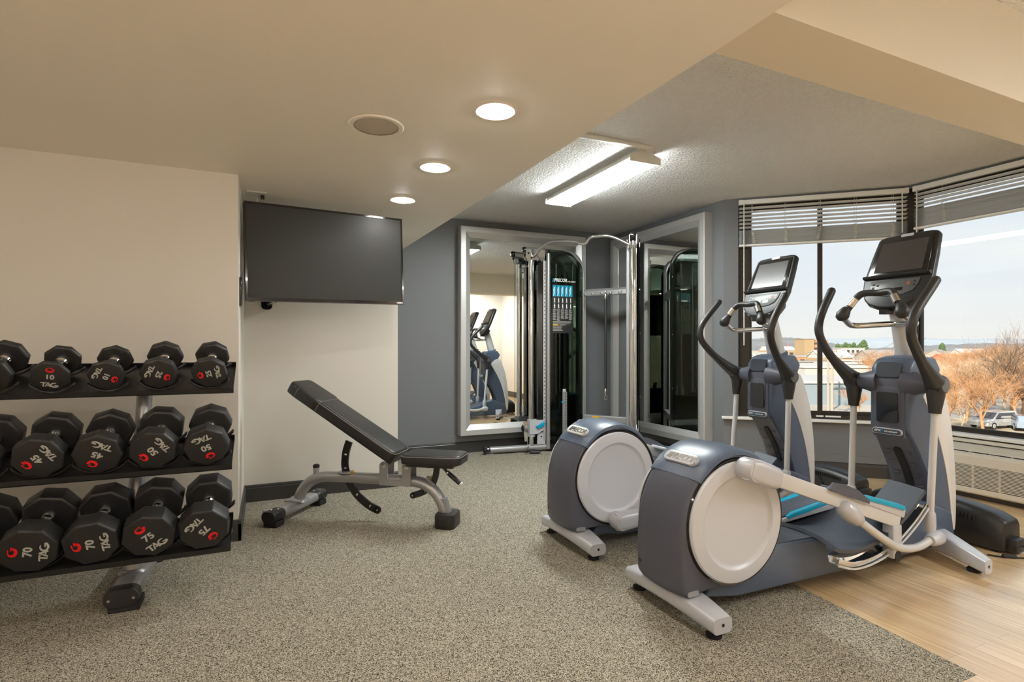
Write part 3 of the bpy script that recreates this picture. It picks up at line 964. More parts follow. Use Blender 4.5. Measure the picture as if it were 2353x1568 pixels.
    kp = [(-.130, .170), (.130, .170), (.126, .132), (.105, .095), (.06, .074), (0, .068), (-.06, .074), (-.105, .095), (-.126, .132)]
    ko = MB().prism(kp, CF, -.001, .005).bevel(.002).build('key_panel', M['console_panel'], co, 40)
    lit = up > 0
    for a in (-.031, .031):
        MB().prism(rrect(a - .022, a + .022, .098, .118, .003, 2), CF, .004, .0065).build('small_display', M['lcd'] if lit else M['gloss_black'], ko, 0)
    kb = MB()
    for a, b in ((-.108, .148), (-.108, .126), (-.085, .140), (.108, .148), (.108, .128)):
        kb.prism(rrect(a - .007, a + .007, b - .006, b + .006, .002, 2), CF, .004, .0062)
    kb.build('keys', M['black_plastic'], ko, 0)
    MB().prism(rrect(.068, .086, .130, .150, .002, 2), CF, .004, .0062).prism([(-.10, .160), (-.08, .160), (-.08, .164), (-.10, .164)], CF, .004, .0062).build('stop_key', M['orange'], ko, 0)
    # lower bulge of the console and its mounting neck
    MB().loft([[CF(a * k, .055 + (b - .055) * k, z) for a, b in [(.165, .105), (.14, .05), (.09, .012), (0, 0), (-.09, .012), (-.14, .05), (-.165, .105), (-.12, .125), (0, .128), (.12, .125)]] for k, z in ((1.0, -.005), (.97, -.045), (.80, -.085), (.5, -.10))]).build('console_back', M['black_plastic'], co, 50)
    MB().box(-.03, .03, -.02, .02, -.028, 0).xform(Matrix.Translation((1.55, .02, 1.366))).build('headphone_port', M['black_plastic'], co, 0)
    return t


build_elliptical((1.6, 1.86, 0), -1, 'slate blue elliptical trainer nearest the camera, with its right pedal arm raised', False)
build_elliptical((1.6, 2.73, 0), 1, 'slate blue elliptical trainer standing behind the nearer one, closer to the wall mirrors', True)

# ================================================================== dumbbell rack and dumbbells
def WB(mb, name, m, t, smooth=40, parent=None):
    """mesh given in world coordinates, linked under thing t (or under t's part `parent`)"""
    mb.xform(Matrix.Translation(-Vector(t.location)))
    return mb.build(name, m, parent or t, smooth)


TIERS = [(Vector((0, 3.045, .954)), .27, R(23)), (Vector((0, 2.905, .599)), .27, R(18.5)), (Vector((0, 2.812, .238)), .24, R(18.5))]


def tier_axes(a):
    return Vector((0, math.cos(a), math.sin(a))), Vector((0, -math.sin(a), math.cos(a)))


RX0, RX1 = -1.55, -0.152
COLX = [-1.072, -.866, -.664, -.462, -.255]
rack = thing('dumbbell_rack', 'three-tier black dumbbell rack on silver legs against the cream wall', 'dumbbell rack', (-.57, 3.1, 0))
for F, dep, sl in TIERS:
    SD, SN = tier_axes(sl)
    prof = [(-.004, -.004), (-.006, -.026), (0, -.034), (.010, -.034), (.012, -.012), (.05, -.010), (dep - .006, -.010), (dep - .006, .016), (dep, .016), (dep, -.004), (.02, .0)]
    mb = MB().loft([[Vector((x, 0, 0)) + F + SD * s + SN * n for s, n in prof] for x in (RX0, RX1)])
    sh = WB(mb, 'shelf', M['rack_black'], rack, 30)
for px in (-.575, -1.25):
    WB(MB().tube([(px, 3.055, .07), (px, 3.06, .10), (px, 3.065, .30), (px + .005, 3.11, .45), (px + .012, 3.20, .72), (px + .014, 3.255, .93)], [.044, .040, .038, .036, .034, .034], 24), 'post', M['steel_paint'], rack, 60)
    WB(MB().lathe([(.0, 0), (.060, 0), (.054, .010), (.041, .018), (.0, .018)], (px, 3.055, .098), (0, 0, 1), 32), 'weld_collar', M['steel_paint'], rack, 40)
    prof = rrect(-.062, .062, .030, .100, .034, 7)
    fo = WB(MB().loft([[(px + a, y, b) for a, b in prof] for y in (2.855, 3.52)]), 'foot', M['steel_paint'], rack, 40)
    prof = rrect(-.066, .066, .022, .104, .038, 7)
    cp = WB(MB().loft([[(px + a * k, y, .063 + (b - .063) * k) for a, b in prof] for y, k in ((2.828, .93), (2.832, 1), (2.885, 1))]), 'foot_cap', M['black_plastic'], rack, 40)
    for s in (-1, 1):
        WB(MB().lathe([(0, 0), (.007, 0), (.006, .003), (0, .003)], (px + s * .045, 2.829, .06), (0, -1, 0), 12), 'cap_screw', M['satin'], rack, 40, cp)
    WB(MB().box(px - .05, px + .066, 2.835, 2.95, 0, .034).bevel(.004), 'foot_pad', M['rubber'], rack, 0)
    WB(MB().box(px - .05, px + .066, 3.42, 3.53, 0, .034).bevel(.004), 'foot_pad', M['rubber'], rack, 0)


def letters_tag(h):
    """the maker's three-letter mark, about 2.9 h wide, centred, in x-y facing +z"""
    mb = MB()
    S = lambda pts: [((x - 1.45) * h, (y - .5) * h) for x, y in pts]
    mb.ribbon(S([(.02, .78), (.10, .89), (.98, .89)]), .20 * h, XY, 0, .0012)
    mb.ribbon(S([(.56, .86), (.46, .0)]), .24 * h, XY, 0, .0012)
    mb.ribbon(S([(.80, .0), (1.27, 1.0)]), .20 * h, XY, 0, .0012)
    mb.ribbon(S([(1.22, 1.0), (1.66, .0)]), .26 * h, XY, 0, .0012)
    mb.ribbon(S([(1.10, .26), (1.55, .26)]), .16 * h, XY, 0, .0012)
    g = [(2.30 + .58 * math.cos(R(a)), .48 + .44 * math.sin(R(a))) for a in range(62, 345, 16)]
    mb.ribbon(S(g), [(.10 + .15 * min(1, i / 5)) * h for i in range(len(g))], XY, 0, .0012)
    mb.ribbon(S([(2.28, .40), (2.92, .40)]), .17 * h, XY, 0, .0012)
    mb.ribbon(S([(2.86, .44), (2.86, .12)]), .17 * h, XY, 0, .0012)
    return mb


def mark_red(w):
    """red hooked mark: a thick open ring with a barb at its end"""
    mb = MB()
    g = [(.50 * w * math.cos(R(a)), .36 * w * math.sin(R(a))) for a in range(95, 346, 12)]
    n = len(g)
    mb.ribbon(g, [w * (.07 + .26 * min(1, i / (n * .45))) for i in range(n)], XY, 0, .0012)
    mb.prism([(.30 * w, -.14 * w), (.62 * w, -.14 * w), (.66 * w, .12 * w), (.30 * w, .12 * w)], XY, 0, .0012)
    mb.prism([(.16 * w, .04 * w), (.66 * w, .04 * w), (.66 * w, .16 * w), (.20 * w, .16 * w)], XY, 0, .0012)
    mb.prism([(-.10 * w, .40 * w), (.14 * w, .26 * w), (.42 * w, .40 * w), (.20 * w, .44 * w)], XY, 0, .0012)
    return mb


def octo(r, roll=0):
    """corners of an octagon of inner radius r, a flat edge uppermost"""
    c = r / math.cos(PI / 8)
    return [(c * math.sin(PI / 8 + k * PI / 4), c * math.cos(PI / 8 + k * PI / 4)) for k in range(8)]


def build_dumbbell(label, r, hw, num):
    t = thing('dumbbell', label, 'dumbbell', (0, 0, 0), 0, 'black dumbbells on the rack')
    gap = .145
    L = gap + 2 * hw
    for s in (-1, 1):
        rings = []
        for y, k in ((gap / 2, .90), (gap / 2 + .006, .985), (gap / 2 + .012, 1.0), (gap / 2 + hw - .012, 1.0), (gap / 2 + hw - .004, .975), (gap / 2 + hw, .925)):
            rings.append([(a * k, s * y, b * k) for a, b in octo(r)])
        hd = MB().loft(rings).bevel(.004, 30, 2).build('head', M['urethane'], t, 25)
        if s < 0 and num:
            yf = -(L / 2) - .0008
            F = lambda b: frame_m((0, yf, b), (1, 0, 0), (0, 0, 1))
            mark_red(.36 * r).xform(F(.52 * r)).build('emblem', M['print_red'], hd, 0)
            text_mb(num, .43 * r, .0012, .014 * r, 0, 1.12).xform(F(.0)).build('number', M['print_grey'], hd, 0)
            letters_tag(.31 * r).xform(F(-.52 * r)).build('lettering', M['print_grey'], hd, 0)
    MB().lathe([(.026, -gap / 2 - .002), (.028, -gap / 2 + .004), (.0255, -gap / 2 + .010), (.026, -gap / 2 + .014), (.0235, -gap / 2 + .018), (.0185, -gap / 2 + .030), (.0178, 0),
                (.0185, gap / 2 - .030), (.0235, gap / 2 - .018), (.026, gap / 2 - .014), (.0255, gap / 2 - .010), (.028, gap / 2 - .004), (.026, gap / 2 + .002)], (0, 0, 0), (0, 1, 0), 28).build('handle', M['chrome'], t, 60)
    return t, L


# number, head radius, head width, roll (clockwise seen from the front)
ROWS = [
    [(None, .076, .040, 20), ('10', .069, .028, 8), ('10', .069, .028, 118), ('25', .073, .046, 115), ('25', .073, .046, -102)],
    [(None, .087, .072, 12), ('45', .087, .072, -124), ('45', .087, .072, -154), ('50', .088, .078, -128), ('50', .088, .078, 158)],
    [(None, 0.095, .092, 30), ('70', .095, .092, -81), ('70', .095, .092, -96), ('75', .096, .096, -35), ('75', .096, .096, 133)],
]
TN = ['top', 'middle', 'bottom']
CN = ['cut off at the left end', 'leftmost fully visible', 'second fully visible from the left', 'second from the right end', 'at the right end']
HOW = {8: 'red mark upright on top', 118: 'lettering turned on its right side', 115: 'lettering tipped to the right', -102: 'lettering tipped to the left', -124: 'lettering upside down to the left', -154: 'lettering nearly upside down',
       -128: 'lettering upside down to the left', 158: 'lettering nearly upside down', -81: 'lettering turned on its left side', -96: 'lettering turned on its left side', -35: 'lettering tilted left', 133: 'lettering upside down to the right'}
for ti, row in enumerate(ROWS):
    F, dep, SLOPE = TIERS[ti]
    SD, SN = tier_axes(SLOPE)
    for ci, (num, r, hw, roll) in enumerate(row):
        if num:
            lab = f'black {num} pound dumbbell {CN[ci]} of the {TN[ti]} rack tier'
        else:
            lab = f'black dumbbell {CN[ci]} of the {TN[ti]} rack tier'
        t, L = build_dumbbell(lab, r, hw, num)
        s0 = -.024
        c = F + Vector((COLX[ci], 0, 0)) + SD * (s0 + L / 2) + SN * (r * 1.085 + .0085)
        t.location = c
        t.rotation_euler = (Matrix.Rotation(SLOPE, 3, 'X') @ Matrix.Rotation(R(roll), 3, 'Y')).to_euler()
        # the pair of cradles under it belongs to the rack
        for sy in (-1, 1):
            sc = c + SD * sy * (.0725 + hw * .5)
            rr = r * 1.36
            up_ = rr - r * 1.0835
            pr = arc(0, up_, rr, 216, 324, 14) + [(x * 1.0, y) for x, y in arc(0, up_, rr + .008, 324, 216, 14)]
            w = min(.034, hw * .8)
            mb = MB().prism(pr, lambda a, b, q: sc + Vector((a, 0, 0)) + SN * b + SD * q, -w / 2, w / 2).bevel(.0025, 40, 1)
            WB(mb, 'cradle', M['black_plastic'], rack, 40)

# ================================================================== weight bench
bench = thing('weight_bench', 'adjustable weight bench with black vinyl pads and silver frame, back raised, under the television', 'weight bench', (.187, 4.01, 0), math.atan2(-.6, .8))
rings = [[(a, y, b) for a, b in rrect(-.048, .048, .034, .100, .030, 6)] for y in (-.285, .295)]
st = MB().loft(rings).build('rear_stabilizer', M['steel_paint'], bench, 40)
for y0, y1 in ((-.300, -.185), (.195, .310)):
    MB().loft([[(a, y, b) for a, b in rrect(-.052, .052, .030, .104, .033, 6)] for y in (y0 + (0 if y0 > 0 else .006), y1 - (.006 if y0 > 0 else 0))] if False else
              [[(a * k, y, .067 + (b - .067) * k) for a, b in rrect(-.052, .052, .030, .104, .033, 6)] for y, k in ((y0, .92), (y0 + .006, 1), (y1 - .006, 1), (y1, .92))]).build('end_cap', M['black_plastic'], st, 40)
    MB().box(-.042, .052, y0 + .01, y1 - .02, 0, .036).bevel(.004).build('foot_pad', M['rubber'], st, 0)
for y in (-.24, .24):
    for dx in (-.012, .018):
        MB().lathe([(0, 0), (.007, 0), (.006, .003), (0, .003)], (dx, y + dx, .104), (0, 0, 1), 12).build('cap_screw', M['satin'], st)
MB().box(-.06, .06, -.055, .055, .098, .108).bevel(.003).build('base_plate', M['steel_paint'], st, 0)
MB().prism([(-.10, .045), (-.035, .05), (-.035, .095), (-.09, .09)], XZ, -.235, -.215).bevel(.003).build('wheel_bracket', M['silver_plastic'], st, 0)
path = cr([(.018, 0, .10), (.045, 0, .165), (.105, 0, .232), (.19, 0, .268), (.32, 0, .276), (.62, 0, .279), (.84, 0, .276), (.935, 0, .262), (1.015, 0, .210), (1.063, 0, .135), (1.085, 0, .06)], 5)
fr = MB().tube(path, .036, 22, up=(0, 1, 0), flat=1.12).build('frame_tube', M['steel_paint'], bench, 60)
MB().lathe([(0, 0), (.055, 0), (.042, .012), (0, .012)], (.018, 0, .106), (.3, 0, 1), 28).build('weld_collar', M['steel_paint'], fr, 40)
for y in (-.052, .044):
    mb = MB()
    u = [(.645, .250), (.862, .250), (.862, .372)] + arc(.833, .377, .029, 0, 180, 8) + [(.804, .305)] + arc(.79, .302, .014, 0, -90, 4) + [(.715, .288)] + arc(.717, .302, .014, -90, -180, 4) + [(.703, .377)] + arc(.674, .377, .029, 0, 180, 8)
    mb.prism(u, XZ, y, y + .008)
    br = mb.build('hinge_plate', M['steel_paint'], bench, 0)
    for x in (.674, .833):
        MB().lathe([(0, -.002), (.017, -.002), (.017, .003), (.008, .004), (0, .006)], (x, y if y < 0 else y + .008, .377), (0, -1 if y < 0 else 1, 0), 20).build('pivot_bolt', M['satin'], br, 40)
# stub with a black cap, handle post at the rear bend
so = MB().cyl((.152, 0, .285), (.152, 0, .335), .020).build('handle_stub', M['steel_paint'], bench)
MB().lathe([(0, 0), (.022, 0), (.022, .016), (.014, .022), (0, .022)], (.152, 0, .332), (0, 0, 1), 20).build('stub_cap', M['rubber'], so, 40)
# back pad
e1 = Vector((-.858, 0, .5135))            # up the back rest
e2 = Vector((.5135, 0, .858))             # out of its face
o1 = Vector((.752, 0, .412))


def BP(a, y, h):
    return o1 + e1 * a + e2 * h + Vector((0, y, 0))


def pad(PF, length, w0, w1, th, rc, name, parent, m=M['vinyl'], r_end=.045):
    """upholstered pad: rounded plan, domed edge"""
    def outline(k):
        pts = []
        for cx, cy, a0, a1 in ((r_end, -w0 + r_end, 180, 270), (length - r_end, -w1 + r_end, 270, 360), (length - r_end, w1 - r_end, 0, 90), (r_end, w0 - r_end, 90, 180)):
            for q in range(7):
                a = R(a0 + (a1 - a0) * q / 6)
                pts.append((cx + (r_end - k) * math.cos(a), cy + (r_end - k) * math.sin(a)))
        return pts
    rings = []
    for k, h in ((.010, 0), (.002, .004), (0, .012), (0, th - .022), (.002, th - .010), (.008, th - .003), (.018, th), (.040, th + .002)):
        rings.append([PF(a, y, h) for a, y in outline(k)])
    po = MB().loft(rings).build(name, m, parent, 50)
    return po, outline


bp_, outl = pad(BP, .880, .128, .118, .072, .03, 'back_pad', bench)
MB().tube([BP(a, y, .062) for a, y in outl(-.0005)], .0022, 6, closed=True).build('seam', M['stitch'], bp_)
MB().prism([(.0, -.105), (.84, -.095), (.84, .095), (.0, .105)], lambda a, y, h: BP(a, y, h), -.014, .004).build('back_board', M['black_plastic'], bp_, 0)
# the wrapped head section with its stitched seams
hd_, _o = pad(lambda a, y, h: BP(.615 + a, y, -.004 + h), .272, .131, .121, .079, .03, 'head_cover', bp_)
for a in (.620, .800):
    MB().tube([BP(a, y, h) for y, h in ((-.128, .005), (-.128, .052), (-.121, .067), (-.105, .073), (0, .0765), (.105, .073), (.121, .067), (.128, .052), (.128, .005))], .0016, 6).build('seam', M['stitch'], hd_)
# seat pad
sp_, outs = pad(lambda a, y, h: Vector((.815 + a, y, .408 + h)), .398, .128, .112, .062, .03, 'seat_pad', bench, r_end=.05)
MB().tube([Vector((.815 + a, y, .408 + .050)) for a, y in outs(-.0005)], .0022, 6, closed=True).build('seam', M['stitch'], sp_)
MB().box(.85, 1.16, -.09, .09, .388, .41).build('seat_board', M['black_plastic'], sp_, 0)


def adjuster(pts, holes, name, y0=-.006, w=.050):
    """a curved steel strap with real slotted holes"""
    c = cr(pts, 8)
    n = len(c)
    mb = MB()
    hs = [int(h * (n - 1)) for h in holes]
    for i in range(n - 1):
        tn = (c[min(i + 2, n - 1)] - c[max(i - 1, 0)]).normalized()
        t0 = (c[min(i + 1, n - 1)] - c[max(i - 1, 0)]).normalized()
        t1 = (c[min(i + 2, n - 1)] - c[i]).normalized()
        n0, n1 = Vector((-t0.y, t0.x)), Vector((-t1.y, t1.x))
        spans = [(-w / 2, -.011), (.011, w / 2)] if any(i == h for h in hs) else [(-w / 2, w / 2)]
        for lo, hi in spans:
            q = [c[i] + n0 * lo, c[i] + n0 * hi, c[i + 1] + n1 * hi, c[i + 1] + n1 * lo]
            mb.prism([tuple(p) for p in q], XZ, y0, y0 + .012)
    e = c[-1]
    mb.prism([(e.x + w / 2 * math.cos(R(a)), e.y + w / 2 * math.sin(R(a))) for a in range(0, 360, 20)], XZ, y0, y0 + .012)
    o = mb.build(name, M['gloss_black'], bench, 30)
    MB().lathe([(0, 0), (.006, 0), (.005, .003), (0, .003)], (e.x, y0, e.y), (0, -1, 0), 12).build('stop_pin', M['satin'], o)
    return o


adjuster([(.400, .52), (.376, .446), (.368, .367), (.377, .315), (.407, .234), (.462, .159), (.540, .100), (.607, .070)], [.17, .36, .56, .71, .88], 'back_adjuster')
adjuster([(1.030, .40), (1.024, .36), (1.014, .305), (.985, .247), (.940, .213), (.892, .193), (.858, .182)], [.42, .68, .84], 'seat_adjuster', w=.040)
MB().prism(rrect(.33, .425, -.045, .045, .03, 5), XY, .306, .318).bevel(.003).build('guide_plate', M['steel_paint'], fr, 40)
MB().prism(rrect(.985, 1.05, -.03, .03, .02, 5), lambda a, b, z: Vector((.955 + (a - .985) * .85 + z * .5, b, .305 - (a - .985) * .72 + z)), 0, .008).build('guide_plate', M['steel_paint'], fr, 40)
for x, z, y in ((.435, .305, -.02), (.985, .292, .02)):
    MB().cyl((x, y - .006, z + .01), (x, y + .006, z + .014), .010, seg=14).build('pop_pin', M['print_yellow'], fr)
ho = MB().tube([(1.03, .03, .395), (1.05, .03, .378), (1.066, .03, .360), (1.085, .03, .338)], .010, 14).build('lift_handle', M['black_plastic'], bench)
dv = Vector((.093, 0, -.073)).normalized()
h0 = Vector((1.085, .03, .338))
MB().cyl(h0, h0 + dv * .01, .0165).build('handle_ring', M['satin'], ho)
MB().tube([h0 + dv * .01, h0 + dv * .02, h0 + dv * .112], [.013, .0155, .0150], 18).build('handle_grip', M['grip'], ho)
MB().lathe([(0, 0), (.0145, 0), (.014, .012), (0, .014)], h0 + dv * .112, dv, 18).build('handle_end', M['print_white'], ho)
# front foot and the badge plate on the front leg
fp = rrect(1.030, 1.165, -.085, .085, .035, 5)
MB().loft([[(1.097 + (x - 1.097) * k, y * k, z) for x, y in fp] for z, k in ((0, .97), (.006, 1), (.075, 1), (.088, .96), (.092, .85))]).build('front_foot', M['black_plastic'], bench, 40)
MB().loft([[(1.062 + x + (z - .10) * -.36, y, z) for x, y in ((0, -.038), (.050, -.032), (.056, 0), (.050, .032), (0, .038))] for z in (.085, .10, .16, .18)]).build('badge_plate', M['steel_paint'], bench, 50)

# ================================================================== wall mirrors
def build_mirror(label, Mx, w, z0, z1):
    """local x along the wall, local y out of the wall (towards the room), z up"""
    t = thing('wall_mirror', label, 'mirror', Mx.translation)
    t.rotation_euler = Mx.to_euler()
    fw, th = .118, .112

    def prof(q):           # (inset, height out of the wall)
        return [(0, 0), (0, th - .006), (.006, th), (.060, th), (fw - .004, th - .030), (fw, th - .034), (fw, .010), (fw, 0)][q]
    mb = MB()
    cs = [(0, z0, 1, 1), (w, z0, -1, 1), (w, z1, -1, -1), (0, z1, 1, -1)]
    rings = [[(x + sx * prof(q)[0], prof(q)[1], z + sz * prof(q)[0]) for q in range(8)] for x, z, sx, sz in cs]
    mb.loft(rings, closed=True)
    mb.build('frame', M['frame_silver'], t, 20)
    mt = MB()
    for x, z, sx, sz in cs:
        mt.prism([(x + sx * .0, z + sz * .001), (x + sx * .001, z), (x + sx * fw, z + sz * (fw - .001)), (x + sx * (fw - .001), z + sz * fw)], XZ, .001, th + .0004) if False else None
    MB().box(fw - .01, w - fw + .01, .050, .074, z0 + fw - .01, z1 - fw + .01).build('mirror_glass', M['mirror'], t, 0)
    return t


build_mirror('large silver framed wall mirror on the grey back wall, left of the corner', Matrix.Translation((3.457, Y3 - .022, 0)) @ Matrix.Rotation(PI - R(.8), 4, 'Z'), 1.562, .20, 2.468)
build_mirror('large silver framed wall mirror on the side wall between the corner and the window', Matrix.Translation((X4, 3.975, 0)) @ Matrix.Rotation(PI / 2, 4, 'Z'), 1.565, .20, 2.468)

# ================================================================== cable machine in the corner
cm = thing('cable_machine', 'dual pulley cable machine with chrome columns and smoked weight covers in the mirrored corner', 'cable machine', (3.1, 4.95, 0))
LC, RC = Vector((2.67, 5.36, 0)), Vector((3.25, 4.30, 0))


def tower_module(O, d, sgn, cr_):
    """O: the column's foot; d: inward; sgn: which way the across axis runs (the room side is negative)"""
    n = Vector((-d.y, d.x, 0)) * sgn
    F = lambda a, b, z: O + d * a + n * b + Vector((0, 0, z))

    def bx(a0, a1, b0, b1, z0, z1, mb=None):
        return (mb or MB()).prism([(a0, b0), (a1, b0), (a1, b1), (a0, b1)], lambda a, b, z: F(a, b, z), z0, z1)
    w = lambda mb, name, m, sm=40, par=None: WB(mb, name, m, cm, sm, par)
    # upright frame: a tube that arches over the top
    pth = [(.19, z) for z in (.03, .6, 1.2, 1.8, 2.05)] + arc(.36, 2.06, .17, 180, 90, 6) + [(.42, 2.23)] + arc(.44, 2.07, .16, 85, 0, 8) + [(.60, z) for z in (1.9, 1.2, .6, .03)]
    w(MB().tube([F(a, 0, z) for a, z in pth], .026, 14), 'upright_frame', M['steel_paint'], 60)
    # rounded edge profile that shows at the front of the cover
    w(MB().tube([F(.185, -.047, .03), F(.185, -.047, 2.20)], .022, 14), 'cover_edge', M['steel_paint'], 60)
    # smoked covers on both sides
    out = [(.175, .03), (.605, .03), (.605, 1.98)] + arc(.465, 2.02, .14, 0, 60, 6) + arc(.36, 2.03, .21, 55, 90, 4) + [(.175, 2.245)]
    for b, nm in ((-.062, 'smoked_cover'), (.062, 'smoked_cover')):
        sc = w(MB().prism(out, lambda a, z, b_: F(a, b_, z), b, b + .006), nm, M['smoke'], 30)
        for a, z in ((.20, .14), (.20, .66), (.20, 1.30), (.20, 1.98), (.585, 1.94), (.585, 1.30), (.585, .70)):
            w(MB().lathe([(0, 0), (.008, 0), (.006, .004), (0, .005)], F(a, b + (-.0005 if b < 0 else .0065), z), n * (-1 if b < 0 else 1), 12), 'cover_screw', M['satin'], 40, sc)
        if b < 0:
            eo = [F(a, -.066, z) for a, z in out[1:-1]]
            w(MB().tube(eo, .007, 8), 'cover_trim', M['steel_paint'], 60, sc)
    # weight stack, guide rods, pierced selector strip
    k = w(bx(.235, .56, -.042, .050, .10, .62), 'weight_stack', M['weights'], 0)
    for z in [.10 + .0347 * i for i in range(1, 15)]:
        pass
    w(MB().cyl(F(.30, 0, .6), F(.30, 0, 2.1), .010, seg=12), 'guide_rod', M['satin'], 60)
    w(MB().cyl(F(.50, 0, .6), F(.50, 0, 2.1), .010, seg=12), 'guide_rod', M['satin'], 60)
    s0 = w(bx(.348, .402, -.071, -.062, .10, .66), 'selector_strip', M['steel_paint'], 0)
    hb = MB()
    for i in range(16):
        z = .125 + i * .0345
        hb.lathe([(0, 0), (.0045, 0), (.0045, .0008), (0, .0008)], F(.385, -.0715, z), -n, 8)
    w(hb, 'selector_hole', M['gloss_black'], 0, s0)['kind'] = 'stuff'
    w(MB().lathe([(0, 0), (.024, 0), (.024, .03), (0, .03)], F(.375, -.050, .66), Vector((0, 0, 1)), 20), 'selector_top', M['silver_plastic'], 40, s0)
    w(MB().lathe([(0, -.0), (.012, 0), (.013, .004), (.011, .0065), (0, .0065)], F(.345, -.0712, .545), -n, 16), 'selector_pin', M['blue'], 50, s0)
    # dark channel and pierced guide strip in front of the cover
    w(bx(.075, .125, -.020, .030, .12, 2.10), 'pulley_channel', M['gloss_black'], 0)
    gs = w(bx(.132, .160, -.030, -.018, .12, 2.12), 'guide_strip', M['frame_silver'], 0)
    hb = MB()
    for i in range(38):
        z = .38 + i * .044
        hb.lathe([(0, 0), (.0055, 0), (.0055, .0006), (0, .0006)], F(.146, -.0305, z), -n, 8)
    w(hb, 'guide_hole', M['gloss_black'], 0, gs)['kind'] = 'stuff'
    # chrome column with its top bracket
    w(MB().cyl(F(0, 0, .06), F(0, 0, 2.19), cr_, seg=28), 'column', M['chrome'], 60)
    # black cable running down beside it
    w(MB().cyl(F(-.055, 0, .30), F(-.055, 0, 2.14), .0028, seg=8), 'cable', M['rubber'], 60)
    # top arm: a silver tube with a black end, and bolted cheek plates
    ta = w(MB().tube([F(-.085, 0, 2.235), F(.22, 0, 2.235)], .030, 18), 'top_arm', M['steel_paint'], 60)
    w(MB().tube([F(-.105, 0, 2.235), F(-.098, 0, 2.235), F(-.070, 0, 2.235)], [.026, .033, .033], 18), 'arm_cap', M['gloss_black'], 60, ta)
    for b in (-.036, .030):
        ch = [(-.075, 2.24), (.15, 2.24), (.15, 2.12), (-.03, 2.12)] + arc(-.03, 2.16, .045, 270, 180, 6)
        w(MB().prism(ch, lambda a, z, q: F(a, q, z), b, b + .006), 'cheek_plate', M['chrome'], 0, ta)
    for a, z in ((-.045, 2.195), (-.01, 2.145)):
        w(MB().lathe([(0, 0), (.012, 0), (.010, .006), (0, .006)], F(a, -.036, z), -n, 14), 'bracket_bolt', M['gloss_black'], 40, ta)
    # floor tube with a black end cap
    ft = w(MB().tube([F(-.50, 0, .045), F(.66, 0, .045)], .036, 20), 'foot_tube', M['steel_paint'], 60)
    w(MB().tube([F(-.555, 0, .043), F(-.548, 0, .044), F(-.525, 0, .045), F(-.48, 0, .045)], [.018, .032, .038, .038], 20), 'foot_cap', M['gloss_black'], 60, ft)
    w(bx(-.53, -.45, -.045, .045, 0, .012), 'foot_plate', M['steel_paint'], 0, ft)
    # sliding pulley carriage at the bottom of the column
    ca = w(MB().tube([F(0, 0, .17), F(0, 0, .36)], .044, 22), 'pulley_carriage', M['silver_plastic'], 60)
    for b in (-.05, .044):
        w(MB().prism([(-.035, .355), (.13, .355), (.13, .24), (.05, .20), (-.035, .20)], lambda a, z, q: F(a, q, z), b, b + .006), 'carriage_plate', M['silver_plastic'], 0, ca)
    w(MB().prism([(.03, .285), (.125, .335), (.145, .32), (.130, .285), (.06, .255)], lambda a, z, q: F(a, q, z), -.066, -.052).bevel(.004), 'release_lever', M['blue'], 40, ca)
    w(MB().lathe([(0, -.012), (.055, -.012), (.048, 0), (.055, .012), (0, .012)], F(-.060, 0, .26), n, 28), 'pulley_wheel', M['gloss_black'], 40, ca)
    w(MB().prism([(-.105, .34), (-.05, .34), (-.05, .12), (-.085, .12)], lambda a, z, q: F(a, q, z), -.024, -.018), 'swivel_plate', M['chrome'], 0, ca)
    pw = w(MB().prism([(.06, .08), (.155, .08)] + [(p[0], p[1]) for p in arc(.108, .17, .047, 0, 180, 8)], lambda a, z, q: F(a, q, z), -.030, -.022), 'pulley_guard', M['silver_plastic'], 0)
    w(MB().lathe([(0, -.010), (.042, -.010), (.036, 0), (.042, .010), (0, .010)], F(.108, -.008, .165), n, 24), 'pulley_wheel', M['gloss_black'], 40, pw)
    w(MB().lathe([(0, 0), (.010, 0), (.008, .006), (0, .006)], F(.108, -.030, .165), -n, 12), 'pulley_bolt', M['gloss_black'], 40, pw)
    return F, n


FL, nL = tower_module(LC, Vector((.995, -.1, 0)), 1, .031)
FR, nR = tower_module(RC, Vector((.603, .797, 0)), -1, .037)
# instruction placard on the left cover: maker's lettering, five pictures, small figures and text columns
PC = lambda a, z: FL(a, -.0655, z)
pf = lambda a, z, q: FL(a, -.0648 - q, z)
pl = WB(MB().prism([(.225, 1.315), (.475, 1.315), (.475, 1.81), (.46, 1.855), (.225, 1.855)], pf, 0, .002), 'instruction_placard', M['black_plastic'], cm, 0)
PLM = frame_m(FL(0, -.067, 0), Vector((.995, -.1, 0)), (0, 0, 1))


def printed(mb, name, m):
    WB(mb.xform(PLM), name, m, cm, 0, pl)


